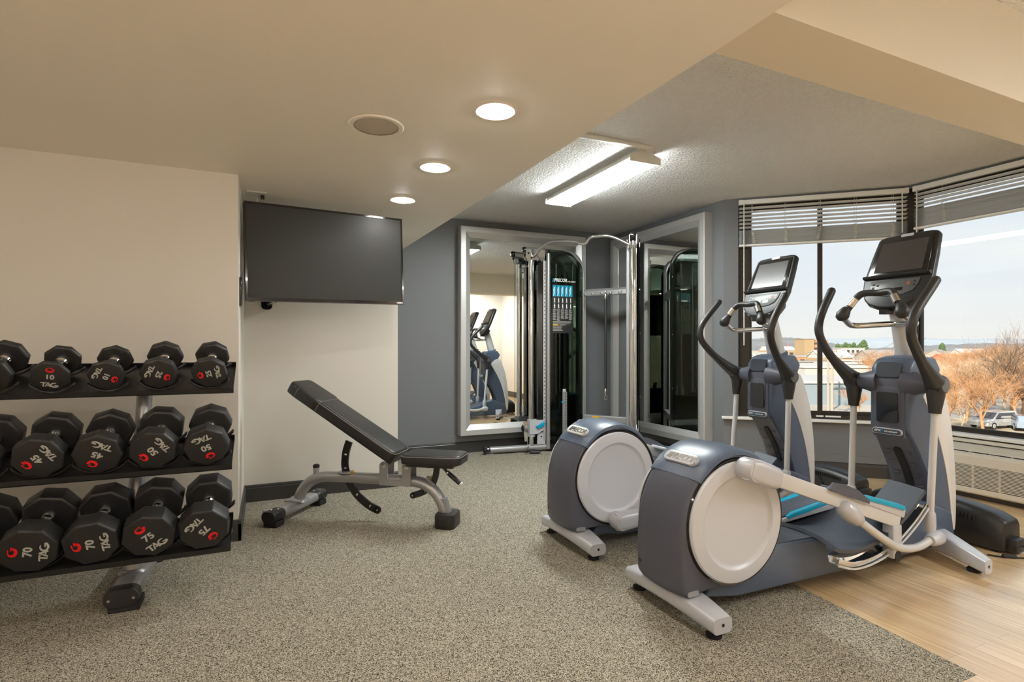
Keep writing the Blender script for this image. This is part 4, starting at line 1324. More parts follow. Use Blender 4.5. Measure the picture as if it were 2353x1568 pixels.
for i in range(5):
    x = .232 + i * .049
    printed(MB().prism([(x, 1.725), (x + .041, 1.725), (x + .041, 1.848), (x, 1.848)], XY, 0, .0006), 'picture', M['blue'])
    sw = MB().ribbon([(x + .006, 1.728), (x + .016, 1.77), (x + .012, 1.80), (x + .022, 1.83)], [.006, .014, .016, .006], XY, .0006, .001)
    printed(sw, 'picture_figure', M['lcd'])
    for r in range(2):
        zc = 1.685 - r * .065
        fg = MB().lathe([(0, 0), (.0042, 0), (.0042, .0006), (0, .0006)], (x + .020, zc + .020, 0), (0, 0, 1), 10)
        fg.ribbon([(x + .020, zc + .015), (x + .020, zc - .005)], .010, XY, 0, .0006)
        fg.ribbon([(x + .010 + .003 * (i % 3), zc + .010 - r * .012), (x + .020, zc + .012), (x + .031 - .002 * i, zc + .012 - r * .010)], .0035, XY, 0, .0006)
        fg.ribbon([(x + .017, zc - .005), (x + .015, zc - .028)], .005, XY, 0, .0006).ribbon([(x + .023, zc - .005), (x + .025, zc - .028)], .005, XY, 0, .0006)
        printed(fg, 'exercise_figure', M['print_white'])
    tx = MB()
    for j in range([9, 10, 8, 8, 9][i]):
        tx.ribbon([(x, 1.575 - j * .0125 - (.006 if j > 2 else 0)), (x + .040 - ((j * 7 + i * 3) % 5) * .003, 1.575 - j * .0125 - (.006 if j > 2 else 0))], .0052, XY, 0, .0005)
    o = tx
    printed(o, 'text_block', M['print_grey'])
tx = MB()
for j in range(9):
    z = 1.445 - j * .0125
    if j == 3:
        continue
    tx.ribbon([(.232, z), (.232 + [.22, .22, .20, 0, .12, .11, .10, .11, .12][j], z)], .004, XY, 0, .0005)
tx.ribbon([(.31, 1.4075), (.39, 1.4075)], .004, XY, 0, .0005)
printed(tx, 'text_block', M['print_grey'])
printed(MB().ribbon([(.232, 1.4075), (.30, 1.4075)], .009, XY, 0, .0006), 'warning_strip', M['print_yellow'])
lt = text_mb('PRECOR', .052, .0008, .0012, .22, .80)
lt.xform(Matrix.Translation((.325, 1.905, 0)))
printed(lt, 'maker_lettering', M['print_white'])
mk_ = MB()
for k in range(2):
    x = .226 + k * .011
    mk_.prism([(x, 1.885), (x + .007, 1.885), (x + .014, 1.925), (x + .007, 1.925)], XY, 0, .0008)
printed(mk_, 'maker_mark', M['blue'])
lt = text_mb('FTR-GLIDE', .019, .0008, .0004, 0, 1.1)
lt.xform(Matrix.Translation((.460, 1.893, 0)))
printed(lt, 'model_lettering', M['print_white'])
# pull-up bar between the column heads
PB = lambda t_, z, o=0: LC.lerp(RC, t_) + Vector((-.45, -.25, 0)).normalized() * o + Vector((0, 0, z))
pb = cr([PB(.02, 2.150), PB(.06, 2.178, .02), PB(.13, 2.228, .05), PB(.20, 2.268, .07), (PB(.27, 2.282, .08)), PB(.40, 2.268, .09), PB(.52, 2.240, .09)], 5)
po = WB(MB().tube(pb, .0165, 16), 'pull_up_bar', M['chrome'], cm, 60)
pb = cr([PB(.52, 2.240, .09), PB(.57, 2.213, .09), PB(.61, 2.213, .09), PB(.635, 2.245, .09), PB(.66, 2.265, .09), PB(.70, 2.270, .08), PB(.79, 2.264, .07), PB(.86, 2.236, .05), PB(.93, 2.190, .02), PB(.985, 2.150)], 5)
WB(MB().tube(pb, .0165, 16), 'pull_up_bar', M['chrome'], cm, 60)
WB(MB().tube([PB(.30, 2.281, .082), PB(.40, 2.268, .09)], .0182, 16), 'knurled_grip', M['satin'], cm, 60, po)
WB(MB().tube([PB(.69, 2.270, .08), PB(.78, 2.265, .07)], .0182, 16), 'knurled_grip', M['satin'], cm, 60, po)
# cross members at the back; the upper one carries hooks
A_, B_ = FL(.60, 0, 0), FR(.60, 0, 0)
dc = (B_ - A_).normalized()
nc = Vector((dc.y, -dc.x, 0))
if nc.dot(Vector((0, 0, 0)) - A_) < 0:
    nc = -nc
XB = lambda s, o, z: A_ + dc * s + nc * o + Vector((0, 0, z))
CL = (B_ - A_).length
sec = [(-.02, 1.735), (.034, 1.735), (.040, 1.745), (.034, 1.79), (.010, 1.815), (-.02, 1.815)]
cb = WB(MB().loft([[XB(s, o, z) for o, z in sec] for s in (0, CL)]), 'hook_rail', M['steel_paint'], cm, 20)
for s in (.06, .15, .26, .36, .47):
    WB(MB().tube([XB(s, .034, 1.772), XB(s + .008, .052, 1.756), XB(s + .020, .062, 1.752), XB(s + .034, .058, 1.758), XB(s + .040, .050, 1.770)], .0045, 10), 'hook', M['chrome'], cm, 60, cb)
WB(MB().loft([[XB(s, o, z) for o, z in ((-.025, .325), (.030, .325), (.036, .335), (.036, .385), (.030, .395), (-.025, .395))] for s in (0, CL)]), 'lower_rail', M['steel_paint'], cm, 20)
WB(MB().box(0, .09, 0, .001, .345, .388).xform(frame_m(XB(.16, .0366, 0), dc, Vector((0, 0, 1)).cross(dc))), 'warning_label', M['print_yellow'], cm, 0)

# training bar hanging from a hook
h0 = XB(.345, .085, 0)
tb = thing('hanging_bar', 'black padded bar with chrome ends hanging from the cable machine hook rail', 'exercise bar', h0)
WB(MB().cyl(h0 + Vector((0, 0, .70)), h0 + Vector((0, 0, 1.69)), .0155, seg=18), 'bar_sleeve', M['grip'], tb, 60)
WB(MB().tube([h0 + Vector((0, 0, 1.685)), h0 + Vector((0, 0, 1.69)), h0 + Vector((0, 0, 1.735)), h0 + Vector((0, 0, 1.755))], [.017, .0195, .0195, .010], 18), 'top_fitting', M['chrome'], tb, 60)
WB(MB().tube([h0 + Vector((0, 0, .705)), h0 + Vector((0, 0, .70)), h0 + Vector((0, 0, .65)), h0 + Vector((0, 0, .63))], [.017, .019, .019, .012], 18), 'bottom_fitting', M['chrome'], tb, 60)
rg = [h0 + dc * (.016 * math.cos(R(a))) + Vector((0, 0, .607 + .026 * math.sin(R(a)))) for a in range(0, 360, 20)]
WB(MB().tube(rg, .0035, 8, closed=True), 'end_ring', M['chrome'], tb, 60)
rg = [h0 + nc * (-.014 + .022 * math.cos(R(a))) + Vector((0, 0, 1.765 + .020 * math.sin(R(a)))) for a in range(0, 360, 20)]
WB(MB().tube(rg, .0035, 8, closed=True), 'hanging_ring', M['chrome'], tb, 60)

# single handle on the pulley cable, lying on the carpet
g0 = FL(-.06, -.03, .12)
gh = thing('exercise_strap', 'black strap handle clipped to the left pulley and lying on the carpet', 'exercise handle', (g0.x, g0.y, 0))
WB(MB().tube([g0 + Vector((0, 0, .01)), g0 + Vector((.003, -.004, -.025)), g0 + Vector((.006, -.01, -.055))], .0035, 8), 'chain', M['chrome'], gh, 60)
rg = [g0 + Vector((.012 * math.cos(R(a)) + .006, -.012, -.068 + .024 * math.sin(R(a)))) for a in range(0, 360, 24)]
WB(MB().tube(rg, .0032, 8, closed=True), 'carabiner', M['chrome'], gh, 60)
e0 = Vector((g0.x - .02, g0.y - .10, .018))
ax = Vector((.88, -.20, .0)).normalized()
WB(MB().tube([e0, e0 + ax * .004, e0 + ax * .012, e0 + ax * .10, e0 + ax * .108, e0 + ax * .112], [.012, .018, .016, .016, .018, .012], 16), 'handle_grip', M['grip'], gh, 60)
st_ = cr([g0 + Vector((.006, -.014, -.088)), g0 + Vector((-.03, -.03, -.098)), e0 + Vector((-.035, .02, .0)), e0 + Vector((-.012, 0, 0))], 5)
WB(MB().tube(st_, .008, 8, flat=.35), 'strap', M['rubber'], gh, 60)
st_ = cr([g0 + Vector((.006, -.014, -.088)), g0 + Vector((.05, -.04, -.085)), e0 + ax * .12 + Vector((.018, .02, .012)), e0 + ax * .11], 5)
WB(MB().tube(st_, .008, 8, flat=.35), 'strap', M['rubber'], gh, 60)

# ================================================================== television on its arm
tl, tr_ = Vector((-.122, 3.872, 0)), Vector((.941, 4.042, 0))
ex = Vector((tr_.x - tl.x, tr_.y - tl.y, .0225))
TW = ex.length
MT = frame_m((tl.x, tl.y, 1.455), ex, (0, .02, 1))     # x across, y up, z towards the room
if (MT.to_3x3() @ Vector((0, 0, 1))).y > 0:
    print('television faces the wall')
TH = .645
tv = thing('television', 'large black flat television hung on an arm above the weight bench', 'television', MT.translation)
tv.rotation_euler = MT.to_euler()
MB().prism(rrect(0, TW, 0, TH, .006, 2), XY, -.045, .0).bevel(.003, 40, 1).build('casing', M['black_plastic'], tv, 40)
bz = MB()
for x0, x1, y0, y1 in ((0, TW, 0, .022), (0, TW, TH - .013, TH), (0, .012, .022, TH - .013), (TW - .012, TW, .022, TH - .013)):
    bz.box(x0, x1, y0, y1, 0, .007)
bz.build('bezel', M['gloss_black'], tv, 0)
MB().box(.012, TW - .012, .022, TH - .013, 0, .003).build('screen', M['screen'], tv, 0)
text_mb('VIZIO', .016, .0008, .0006, 0, 1.15).xform(Matrix.Translation((TW - .035, .010, .0075))).build('lettering', M['print_white'], tv, 0)
MB().box(.015, .055, -.006, 0, -.01, .002).build('sensor', M['gloss_black'], tv, 0)
arm = MB()
arm.box(-.055, .055, 0, 0, 0, 0) if False else None
inv = MT.inverted()
pt = lambda x, y, z: inv @ Vector((x, y, z))
am = MB().tube([pt(.0, Y2 - .03, 1.78), pt(.0, Y2 - .12, 1.78), pt(.25, 4.20, 1.78), pt(.40, 4.02, 1.78)], .022, 10)
ao = am.build('mount_arm', M['gloss_black'], tv, 30)
b_ = MB().loft([[pt(x, y, z) for x, z in rrect(-.038, .038, 1.437, 2.02, .030, 4)] for y in (Y2 - .045, Y2 - .002)])
b_.build('wall_plate', M['gloss_black'], ao, 40)
MB().tube([pt(.01, Y2 - .045, 1.478), pt(.06, Y2 - .16, 1.492)], .010, 8).build('mount_strut', M['satin'], ao, 40)

# small fittings round the television
t = thing('ceiling_outlet_plate', 'white outlet plate with a thin cable on the soffit above the television corner', 'outlet plate', (-.06, 4.00, HS))
MB().box(-.062, .062, -.06, .06, -.008, 0).bevel(.003).build('plate', M['white_trim'], t, 0)
MB().cyl((0, 0, -.008), (0, 0, -.028), .007, seg=12).build('coax_jack', M['satin'], t)
MB().tube(cr([(0, 0, -.026), (.002, .0, -.05), (.012, -.01, -.085), (.02, -.035, -.10)], 4), .004, 8).build('cable', M['white_trim'], t)
MB().box(.022, .046, -.005, .03, -.03, -.008).build('cable_clip', M['gloss_black'], t, 0)
t = thing('wall_panel_switch', 'black control panel on the short side wall left of the television', 'wall control', (XR, 3.80, 1.50))
MB().box(0, .014, -.075, .075, -.090, .090).bevel(.005).build('plate', M['gloss_black'], t, 30)
MB().box(.014, .017, -.05, .05, .0, .06).build('panel_face', M['console_panel'], t, 0)
t = thing('thermostat_plate', 'slim pale plate low on the short side wall below the black control panel', 'wall plate', (XR, 3.66, 1.19))
MB().box(0, .006, -.03, .03, -.13, .13).bevel(.002).build('plate', M['white_trim'], t, 0)


# ================================================================== window blinds
def build_blind(label, Mx, w, z_top, z_stack, z_bot, n_open, wand_at):
    """local x along the window, local y towards the room, z up"""
    t = thing('window_blind', label, 'window blind', Mx.translation)
    t.rotation_euler = Mx.to_euler()
    rng = random.Random(label)
    hr = MB().box(0, w, -.022, .026, z_top - .042, z_top).bevel(.003).build('headrail', M['blind'], t, 0)
    for x in (0, w - .03):
        MB().box(x, x + .03, -.024, .029, z_top - .044, z_top + .001).build('rail_bracket', M['blind'], hr, 0)
    pitch = (z_top - .042 - z_stack) / (n_open + .6)

    def slat(z, tilt, jx=0, jy=0):
        sec = [(-.024, -.0012), (-.012, .0016), (0, .0024), (.012, .0016), (.024, -.0012), (.012, .0004), (0, .0012), (-.012, .0004)]
        rot = lambda y, q: (y * math.cos(tilt) - q * math.sin(tilt) + jy, z + y * math.sin(tilt) + q * math.cos(tilt))
        return [[(x, *rot(y, q)) for y, q in sec] for x in (.006 + jx, w - .006 + jx)]
    for i in range(n_open):
        MB().loft(slat(z_top - .042 - pitch * (i + .9), R(14))).build('slat', M['blind'], t, 30)
    mb = MB()
    n = int((z_stack - z_bot - .02) / .0058)
    for i in range(n):
        mb.loft(slat(z_bot + .022 + i * .0058, R(rng.uniform(-3, 3)), rng.uniform(-.002, .002), rng.uniform(-.003, .003)))
    mb.build('slat_bundle', M['blind'], t, 30)
    MB().box(.004, w - .004, -.024, .026, z_bot, z_bot + .018).bevel(.004).build('bottom_rail', M['blind'], t, 0)
    k = 5
    for i in range(k):
        x = w * (.085 + .83 * i / (k - 1))
        c = MB()
        for y in (.030, -.028):
            c.tube([(x, y, z_top - .04), (x + .002, y, z_stack)], .0013, 6)
        # slack ladder cord bunched in front of the raised slats
        z = z_stack
        pts = []
        lean = rng.uniform(-.02, .03)
        q = 0
        while z > z_bot + .02:
            pts.append((x + (.013 if q % 2 else -.013) + lean * (z_stack - z) / .14 + rng.uniform(-.004, .004), .031 + rng.uniform(0, .006), z))
            z -= .0075
            q += 1
        c.tube(cr(pts, 3), .0021, 5)
        c.build('ladder_cord', M['cord'], t)
    for x, l in wand_at:
        MB().cyl((x, .040, z_top - .03), (x, .043, z_top - .03 - l), .0048, seg=10).build('wand', M['white_trim'], t)
    return t


build_blind('white slatted blind pulled halfway up over the angled bay window', Matrix.Translation(P4 + BD * 1.492 - BN * .012) @ Matrix.Rotation(math.atan2(-BD.y, -BD.x), 4, 'Z'), 1.36, 2.535, 2.255, 2.10, 6, [(1.318, 1.33), (.055, .36)])
build_blind('white slatted blind pulled partly up over the right hand window beside the bay corner', Matrix.Translation((X6 - .012, .15, 0)) @ Matrix.Rotation(PI / 2, 4, 'Z'), P6.y - .15 - .045, 2.535, 2.345, 2.165, 4, [(P6.y - .15 - .085, .44)])

# ================================================================== air conditioner under the right window
AX, AY0, AY1 = 4.86, 1.45, 2.62
ac = thing('air_conditioner', 'cream packaged air conditioner unit under the right window', 'air conditioner', (5.0, 2.03, 0))
prof = [(X6 - .018, .04), (AX + .03, .04), (AX + .012, .05), (AX, .075), (AX + .004, .30), (AX + .012, .325), (AX + .03, .335), (AX + .045, .345), (X6 - .045, .405), (X6 - .04, .435), (X6 - .018, .435)]
# cabinet with an opening behind each grille
WB(MB().prism(prof, lambda a, z, y: (a, y, z), AY0, AY0 + .03).prism(prof, lambda a, z, y: (a, y, z), AY1 - .03, AY1), 'side_panel', M['ac'], ac, 0)
WB(MB().box(AX + .001, AX + .03, AY0 + .03, AY1 - .03, .262, .325).box(AX + .001, AX + .03, AY0 + .03, AY1 - .03, .055, .092).box(AX + .012, X6 - .02, AY0 + .03, AY1 - .03, .045, .06)
   .box(X6 - .075, X6 - .02, AY0 + .03, AY1 - .03, .41, .435).box(AX + .02, AX + .075, AY0 + .03, AY1 - .03, .318, .346), 'cabinet', M['ac'], ac, 0)
WB(MB().box(AX + .035, X6 - .03, AY0 + .031, AY1 - .031, .06, .315), 'inner_casing', M['ac_in'], ac, 0)
g = MB()
for i in range(16):
    z = .0985 + i * .0103
    g.box(AX + .002, AX + .016, AY0 + .03, AY1 - .03, z, z + .0052)
y = AY0 + .16
while y < AY1 - .05:
    g.box(AX + .006, AX + .020, y, y + .014, .092, .262)
    y += .165
WB(g, 'front_grille', M['ac'], ac, 0)
g = MB()
for i in range(9):
    x = AX + .082 + i * .0105
    z = .350 + (x - AX - .05) / (X6 - .045 - AX - .05) * .058
    g.box(x, x + .0042, AY0 + .03, AY1 - .03, z - .012, z)
y = AY0 + .10
while y < AY1 - .05:
    g.box(AX + .075, X6 - .055, y, y + .005, .340, .352)
    y += .13
WB(g, 'discharge_grille', M['ac'], ac, 0)
WB(MB().box(AX + .06, X6 - .03, AY0 + .05, AY1 - .05, .0, .045), 'plinth', M['base_dark'], ac, 0)


# ================================================================== black vented boxes on the floor in front of the trainers
def vent_box(label, x, y0, y1, h):
    t = thing('vented_floor_box', label, 'floor box', ((x + .1), (y0 + y1) / 2, 0))
    L = y1 - y0
    rings = []
    for k in range(0, 13):
        q = k / 12
        y = y0 + L * q
        hh = h * (.72 + .28 * math.sin(PI * min(1, max(0, q * .9 + .05))) ** .8)
        if k in (0, 12):
            hh *= .93
        ins = .010 if k in (0, 12) else 0
        rings.append([(x + a, y, b) for a, b in
                      [(ins, .012), (.205 - ins, .012), (.200 - ins, hh * .8), (.17, hh * .97), (.145, hh), (.06, hh), (.035, hh * .97), (.012 + ins, hh * .80)]])
    MB().loft(rings).bevel(.012, 40, 2).build('casing', M['black_plastic'], t, 40).location = -Vector(t.location)
    sl = MB()
    for i in range(22):
        y = y0 + L * .18 + i * L * .026
        q = (y - y0) / L
        hh = h * (.72 + .28 * math.sin(PI * min(1, max(0, q * .9 + .05))) ** .8)
        sl.box(x + .002, x + .020, y, y + L * .012, hh * .66, hh * .80)
    o = sl.build('vent_slots', M['ac_in'], t, 0)
    o.location = -Vector(t.location)
    o['kind'] = 'stuff'
    # raised arch on the room side, and the moulded lug with the lead at the end
    ar = MB().prism([(y0 + L * .40, .012)] + [(y0 + L * .40 + p[0] * .10, .06 + p[1] * .08) for p in arc(1, 0, 1, 180, 90, 5)] + [(y0 + L * .78, .14)] + [(y0 + L * .78 + p[0] * .08, .07 + p[1] * .07) for p in arc(0, 0, 1, 90, 0, 5)] + [(y0 + L * .86, .012)], YZ, x - .012, x + .02).bevel(.006)
    o = ar.build('side_arch', M['black_plastic'], t, 40)
    o.location = -Vector(t.location)
    o = MB().box(x + .04, x + .15, y0 - .045, y0 + .012, .012, .085).bevel(.008).build('end_lug', M['black_plastic'], t, 40)
    o.location = -Vector(t.location)
    o = MB().tube(cr([(x + .10, y0 - .045, .05), (x + .10, y0 - .075, .035), (x + .06, y0 - .085, .006), (x - .04, y0 - .03, .005), (x - .09, y0 + .03, .006)], 5), .0045, 8).build('lead', M['rubber'], t)
    o.location = -Vector(t.location)
    o = MB().tube([(x - .055, y0 - .02, .011), (x - .05, y0 - .023, .011), (x + .0, y0 - .055, .011), (x + .005, y0 - .058, .011)], [.006, .011, .011, .006], 10).build('connector', M['rubber'], t)
    o.location = -Vector(t.location)
    for a in (x + .03, x + .17):
        for yy in (y0 + .05, y1 - .05):
            q = MB().cyl((a, yy, 0), (a, yy, .014), .014, seg=12).build('rubber_foot', M['rubber'], t)
            q.location = -Vector(t.location)
    return t


vent_box('black vented plastic box on the oak floor in front of the air conditioner', 3.72, 1.60, 2.34, .245)
vent_box('black vented plastic box at the foot of the bay window wall, behind the nearer trainer', 4.03, 2.64, 3.26, .20)

# ================================================================== outside the windows (the gym is on an upper floor)
GZ = -6.7
YAW = R(24.44)
FWD = Vector((math.sin(YAW), math.cos(YAW), 0))
RGT = Vector((math.cos(YAW), -math.sin(YAW), 0))


def spot(bearing, dist, z=GZ):
    """a place on the ground: bearing as the tangent off the room's view axis, distance along that axis in metres"""
    p = FWD * dist + RGT * (bearing * dist)
    return Vector((p.x, p.y, z))


def brg(px):
    return (px - 1176.5) / 1240.0


M['ground'] = ramp_mat('winter_ground', 'noise', .045, [(.30, (.36, .31, .22)), (.45, (.50, .42, .29)), (.55, (.40, .38, .35)), (.68, (.58, .52, .43))], rough=.9, detail=8)
M['asphalt'] = ramp_mat('asphalt', 'noise', .8, [(.3, (.30, .30, .31)), (.7, (.40, .39, .38))], rough=.9)
M['hill_near'] = ramp_mat('hazy_wooded_hill', 'noise', .02, [(.3, (.17, .185, .20)), (.7, (.25, .26, .27))], rough=1, detail=8)  # a little blue haze mixed into the woodland colour
M['hill_far'] = ramp_mat('hazy_distant_ridge', 'noise', .004, [(.3, (.34, .40, .46)), (.7, (.40, .46, .52))], rough=1)  # pale blue of distance haze put into the ridge colour
M['roof_white'] = mat('white_membrane_roof', (.50, .50, .50), .6)
M['wall_pale'] = mat('pale_blue_metal_wall', (.23, .285, .33), .5)
M['tan'] = mat('tan_concrete', (.36, .26, .155), .7)
M['brick'] = ramp_mat('orange_brick', 'noise', .5, [(.3, (.42, .20, .10)), (.7, (.55, .30, .16))], rough=.8)
M['dark_win'] = mat('dark_window_glass', (.06, .06, .07), .15)
M['house_white'] = mat('white_siding', (.42, .42, .41), .7)
M['roof_red'] = mat('red_brown_roof', (.42, .13, .07), .8)
M['roof_grey'] = mat('grey_shingle_roof', (.30, .28, .27), .8)
M['bark'] = ramp_mat('orange_brown_bark', 'noise', 2, [(.3, (.33, .17, .085)), (.7, (.50, .29, .15))], rough=.9)
M['bark_pale'] = ramp_mat('pale_bark', 'noise', 2, [(.3, (.46, .33, .22)), (.7, (.62, .48, .34))], rough=.9)
M['bark_dark'] = ramp_mat('dark_bark', 'noise', 2, [(.3, (.16, .11, .08)), (.7, (.26, .19, .14))], rough=.9)
M['pine'] = ramp_mat('evergreen_needles', 'noise', .6, [(.3, (.045, .085, .035)), (.7, (.11, .17, .065))], rough=.9)
M['pole'] = mat('pale_wood_pole', (.36, .31, .26), .8)
M['mast_red'] = mat('red_lattice_mast', (.55, .13, .10), .6)
M['car_white'] = mat('white_car_paint', (.50, .50, .50), .25, coat=.5)
M['car_blue'] = mat('pale_blue_car_paint', (.26, .32, .42), .25, coat=.5)
M['tyre'] = mat('tyre_rubber', (.02, .02, .02), .8)

mb = MB()
c0 = spot(.6, 3200)
mb.prism([(c0.x + 6500 * math.cos(R(a)), c0.y + 6500 * math.sin(R(a))) for a in range(0, 360, 5)], XY, GZ - 1, GZ)
struct('ground', mb, M['ground'])


def ridge(name, b0, b1, dist, heights, m, depth):
    n = len(heights)
    rings = []
    for i, h in enumerate(heights):
        b = b0 + (b1 - b0) * i / (n - 1)
        rings.append([spot(b, dist - depth, GZ - 2), spot(b, dist - depth * .4, GZ + h * .75), spot(b, dist, GZ + h), spot(b, dist + depth * .6, GZ + h * .6), spot(b, dist + depth, GZ - 2)])
    return struct(name, MB().loft(rings), m, None, 60)


rg = random.Random(5)
def rough(profile, n, amp):
    c = cr([(0, p) for p in profile], n)
    return [max(1, p[1] + rg.uniform(-amp, amp)) for p in c]
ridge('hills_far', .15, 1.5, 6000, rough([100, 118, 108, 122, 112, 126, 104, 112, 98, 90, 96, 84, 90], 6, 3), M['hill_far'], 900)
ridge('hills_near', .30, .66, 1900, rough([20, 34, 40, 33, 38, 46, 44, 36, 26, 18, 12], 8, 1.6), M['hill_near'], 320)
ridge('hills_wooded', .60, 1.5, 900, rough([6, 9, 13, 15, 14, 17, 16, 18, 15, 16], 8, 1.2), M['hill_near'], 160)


# ------------------------------------------------------------------ buildings
def building(name, label, b, dist, w, d, h, wall, roof, yaw=None, rows=0, cols=0, flat=True, group=None, wfrac=.55):
    p = spot(b, dist)
    a = math.atan2(RGT.y, RGT.x) if yaw is None else yaw
    t = thing(name, label, 'building', p, a, group)
    MB().box(-w / 2, w / 2, -d / 2, d / 2, 0, h).build('walls', wall, t, 0)
    if flat:
        MB().box(-w / 2 - .3, w / 2 + .3, -d / 2 - .3, d / 2 + .3, h, h + .35).build('roof', roof, t, 0)
    else:
        MB().prism([(-d / 2 - .4, h), (0, h + d * .28), (d / 2 + .4, h), (d / 2 + .4, h + .2), (0, h + d * .28 + .22), (-d / 2 - .4, h + .2)], YZ, -w / 2 - .4, w / 2 + .4).prism([(-d / 2, h), (d / 2, h), (0, h + d * .28)], YZ, -w / 2, w / 2).build('roof', roof, t, 0)
    for r_ in range(rows):
        for c in range(cols):
            cw, rh = w / cols, h / rows
            x = -w / 2 + cw * (c + .5)
            z = rh * (r_ + .5)
            MB().box(x - cw * wfrac / 2, x + cw * wfrac / 2, -d / 2 - .06, -d / 2 + .05, z - rh * .25, z + rh * .25).build('window', M['dark_win'], t, 0)
    return t


building('warehouse', 'long low warehouse with pale blue metal wall and white roof below the window', brg(1858), 82, 15, 16, 3.0, M['wall_pale'], M['roof_white'])
building('warehouse', 'white roofed warehouse standing behind the pale blue walled one', brg(1875), 125, 16, 20, 3.6, M['house_white'], M['roof_white'])
t = building('office_tower', 'tall tan tower block with an orange brick wing at its right', brg(1848), 290, 5.2, 10, 12.4, M['tan'], M['tan'])
MB().box(2.6, 10.5, -4, 6, 0, 12.0).build('brick_wing', M['brick'], t, 0)
for i in range(4):
    MB().box(3.0, 10.1, -4.1, -3.9, 1.6 + i * 2.7, 2.7 + i * 2.7).build('window_band', M['dark_win'], t, 0)
building('office_block', 'white office block with dark window bays near the dark evergreens', brg(1950), 350, 15, 9, 7.6, M['house_white'], M['roof_white'], None, 2, 5)
building('brick_store', 'low orange brick store with a white roof beyond the utility poles', brg(1984), 185, 14, 10, 3.4, M['brick'], M['roof_white'], None, 1, 6)
building('brick_store', 'flat roofed brick store far left behind the warehouses', brg(1765), 230, 26, 12, 4.2, M['brick'], M['roof_white'], None, 1, 8)
building('house', 'white house with a grey gabled roof above the orange trees', brg(2155), 260, 12, 9, 4.5, M['house_white'], M['roof_grey'], .3, 1, 4, False)
building('house', 'white house with a red brown roof above the orange trees', brg(2176), 200, 9, 8, 3.2, M['house_white'], M['roof_red'], -.2, 1, 3, False)
building('house', 'red roofed house furthest right above the grove', brg(2290), 230, 16, 9, 3.0, M['brick'], M['roof_red'], -.5, 1, 4, False)
k = 0
for px, dist, w, h, mw, mr in ((1742, 330, 18, 5, 'house_white', 'roof_white'), (1785, 400, 22, 6, 'tan', 'roof_white'), (1812, 250, 14, 4, 'brick', 'roof_white'), (1822, 180, 18, 3.2, 'house_white', 'roof_grey'), (1905, 210, 12, 4, 'tan', 'roof_white'),
                               (1925, 260, 16, 5, 'house_white', 'roof_grey'), (1945, 160, 13, 3.2, 'house_white', 'roof_white'), (2015, 240, 13, 4, 'house_white', 'roof_grey'), (2040, 300, 18, 4.5, 'brick', 'roof_white'), (2120, 300, 14, 4, 'tan', 'roof_white'), (2225, 330, 16, 4.4, 'house_white', 'roof_white')):
    building('town_building', 'small low rise building in the distant town', brg(px), dist, w, 10, h, M[mw], M[mr], None, 1, 4, k % 3 != 1, 'low rise town buildings', .5)
    k += 1

# ------------------------------------------------------------------ roads, poles, wires, mast
struct('road', MB().prism([tuple(spot(b, d).to_2d()) for b, d in ((.72, 66), (.86, 58), (1.3, 52), (1.3, 62), (.86, 72), (.72, 84))], XY, GZ, GZ + .04), M['asphalt'])
struct('road_far', MB().prism([tuple(spot(b, d).to_2d()) for b, d in ((.40, 150), (.70, 128), (.70, 140), (.40, 166))], XY, GZ, GZ + .05), M['asphalt'])
PT = []
for i, (px, d, h) in enumerate(((1903, 66, 8.2), (1912, 58, 7.6))):
    p = spot(brg(px), d)
    t = thing('utility_pole', ['pale utility pole further from the window', 'pale utility pole nearer the window'][i], 'utility pole', p, -YAW)
    MB().cyl((0, 0, 0), (0, 0, h), .16, .11, 10).build('pole', M['pole'], t)
    MB().box(-1.1, 1.1, -.07, .07, h - .9, h - .72).build('crossarm', M['pole'], t, 0)
    for x in (-1.0, -.4, .4, 1.0):
        MB().cyl((x, 0, h - .72), (x, 0, h - .5), .06, seg=8).build('insulator', M['roof_grey'], t)
    PT.append(p + Vector((0, 0, h - .5)))
for x in (-1.0, .4, 1.0):
    a, b, c = PT[0] + RGT * x, PT[1] + RGT * x, spot(brg(1780), 120, .5) + RGT * x
    for q0, q1, n_ in ((a, b, 'b'), (a, c, 'c'), (b, spot(brg(2100), 45, 2.0) + RGT * x, 'd')):
        pts = [q0.lerp(q1, i / 10) - Vector((0, 0, .9 * 4 * (i / 10) * (1 - i / 10))) for i in range(11)]
        tag(MB().tube(pts, .018, 5).build('overhead_wire', M['roof_grey']), 'thin overhead wire strung from the pale utility poles', 'power line', 'wires between the utility poles')
p = spot(brg(1811), 420)
t = thing('radio_mast', 'red lattice mast standing before the wooded hill left of the tan tower', 'mast', p)
for a in range(4):
    x, y = (.9 if a % 2 else -.9), (.9 if a // 2 else -.9)
    MB().cyl((x, y, 0), (x * .35, y * .35, 11.5), .14, .10, 6).build('mast_leg', M['mast_red'], t)
mb = MB()
for i in range(8):
    z = 1.2 + i * 1.3
    s_ = .9 - .55 * z / 11.5
    mb.box(-s_, s_, -s_ - .06, -s_ + .06, z, z + .16).box(-s_, s_, s_ - .06, s_ + .06, z, z + .16).box(-s_ - .06, -s_ + .06, -s_, s_, z, z + .16)
mb.build('lattice', M['mast_red'], t, 0)


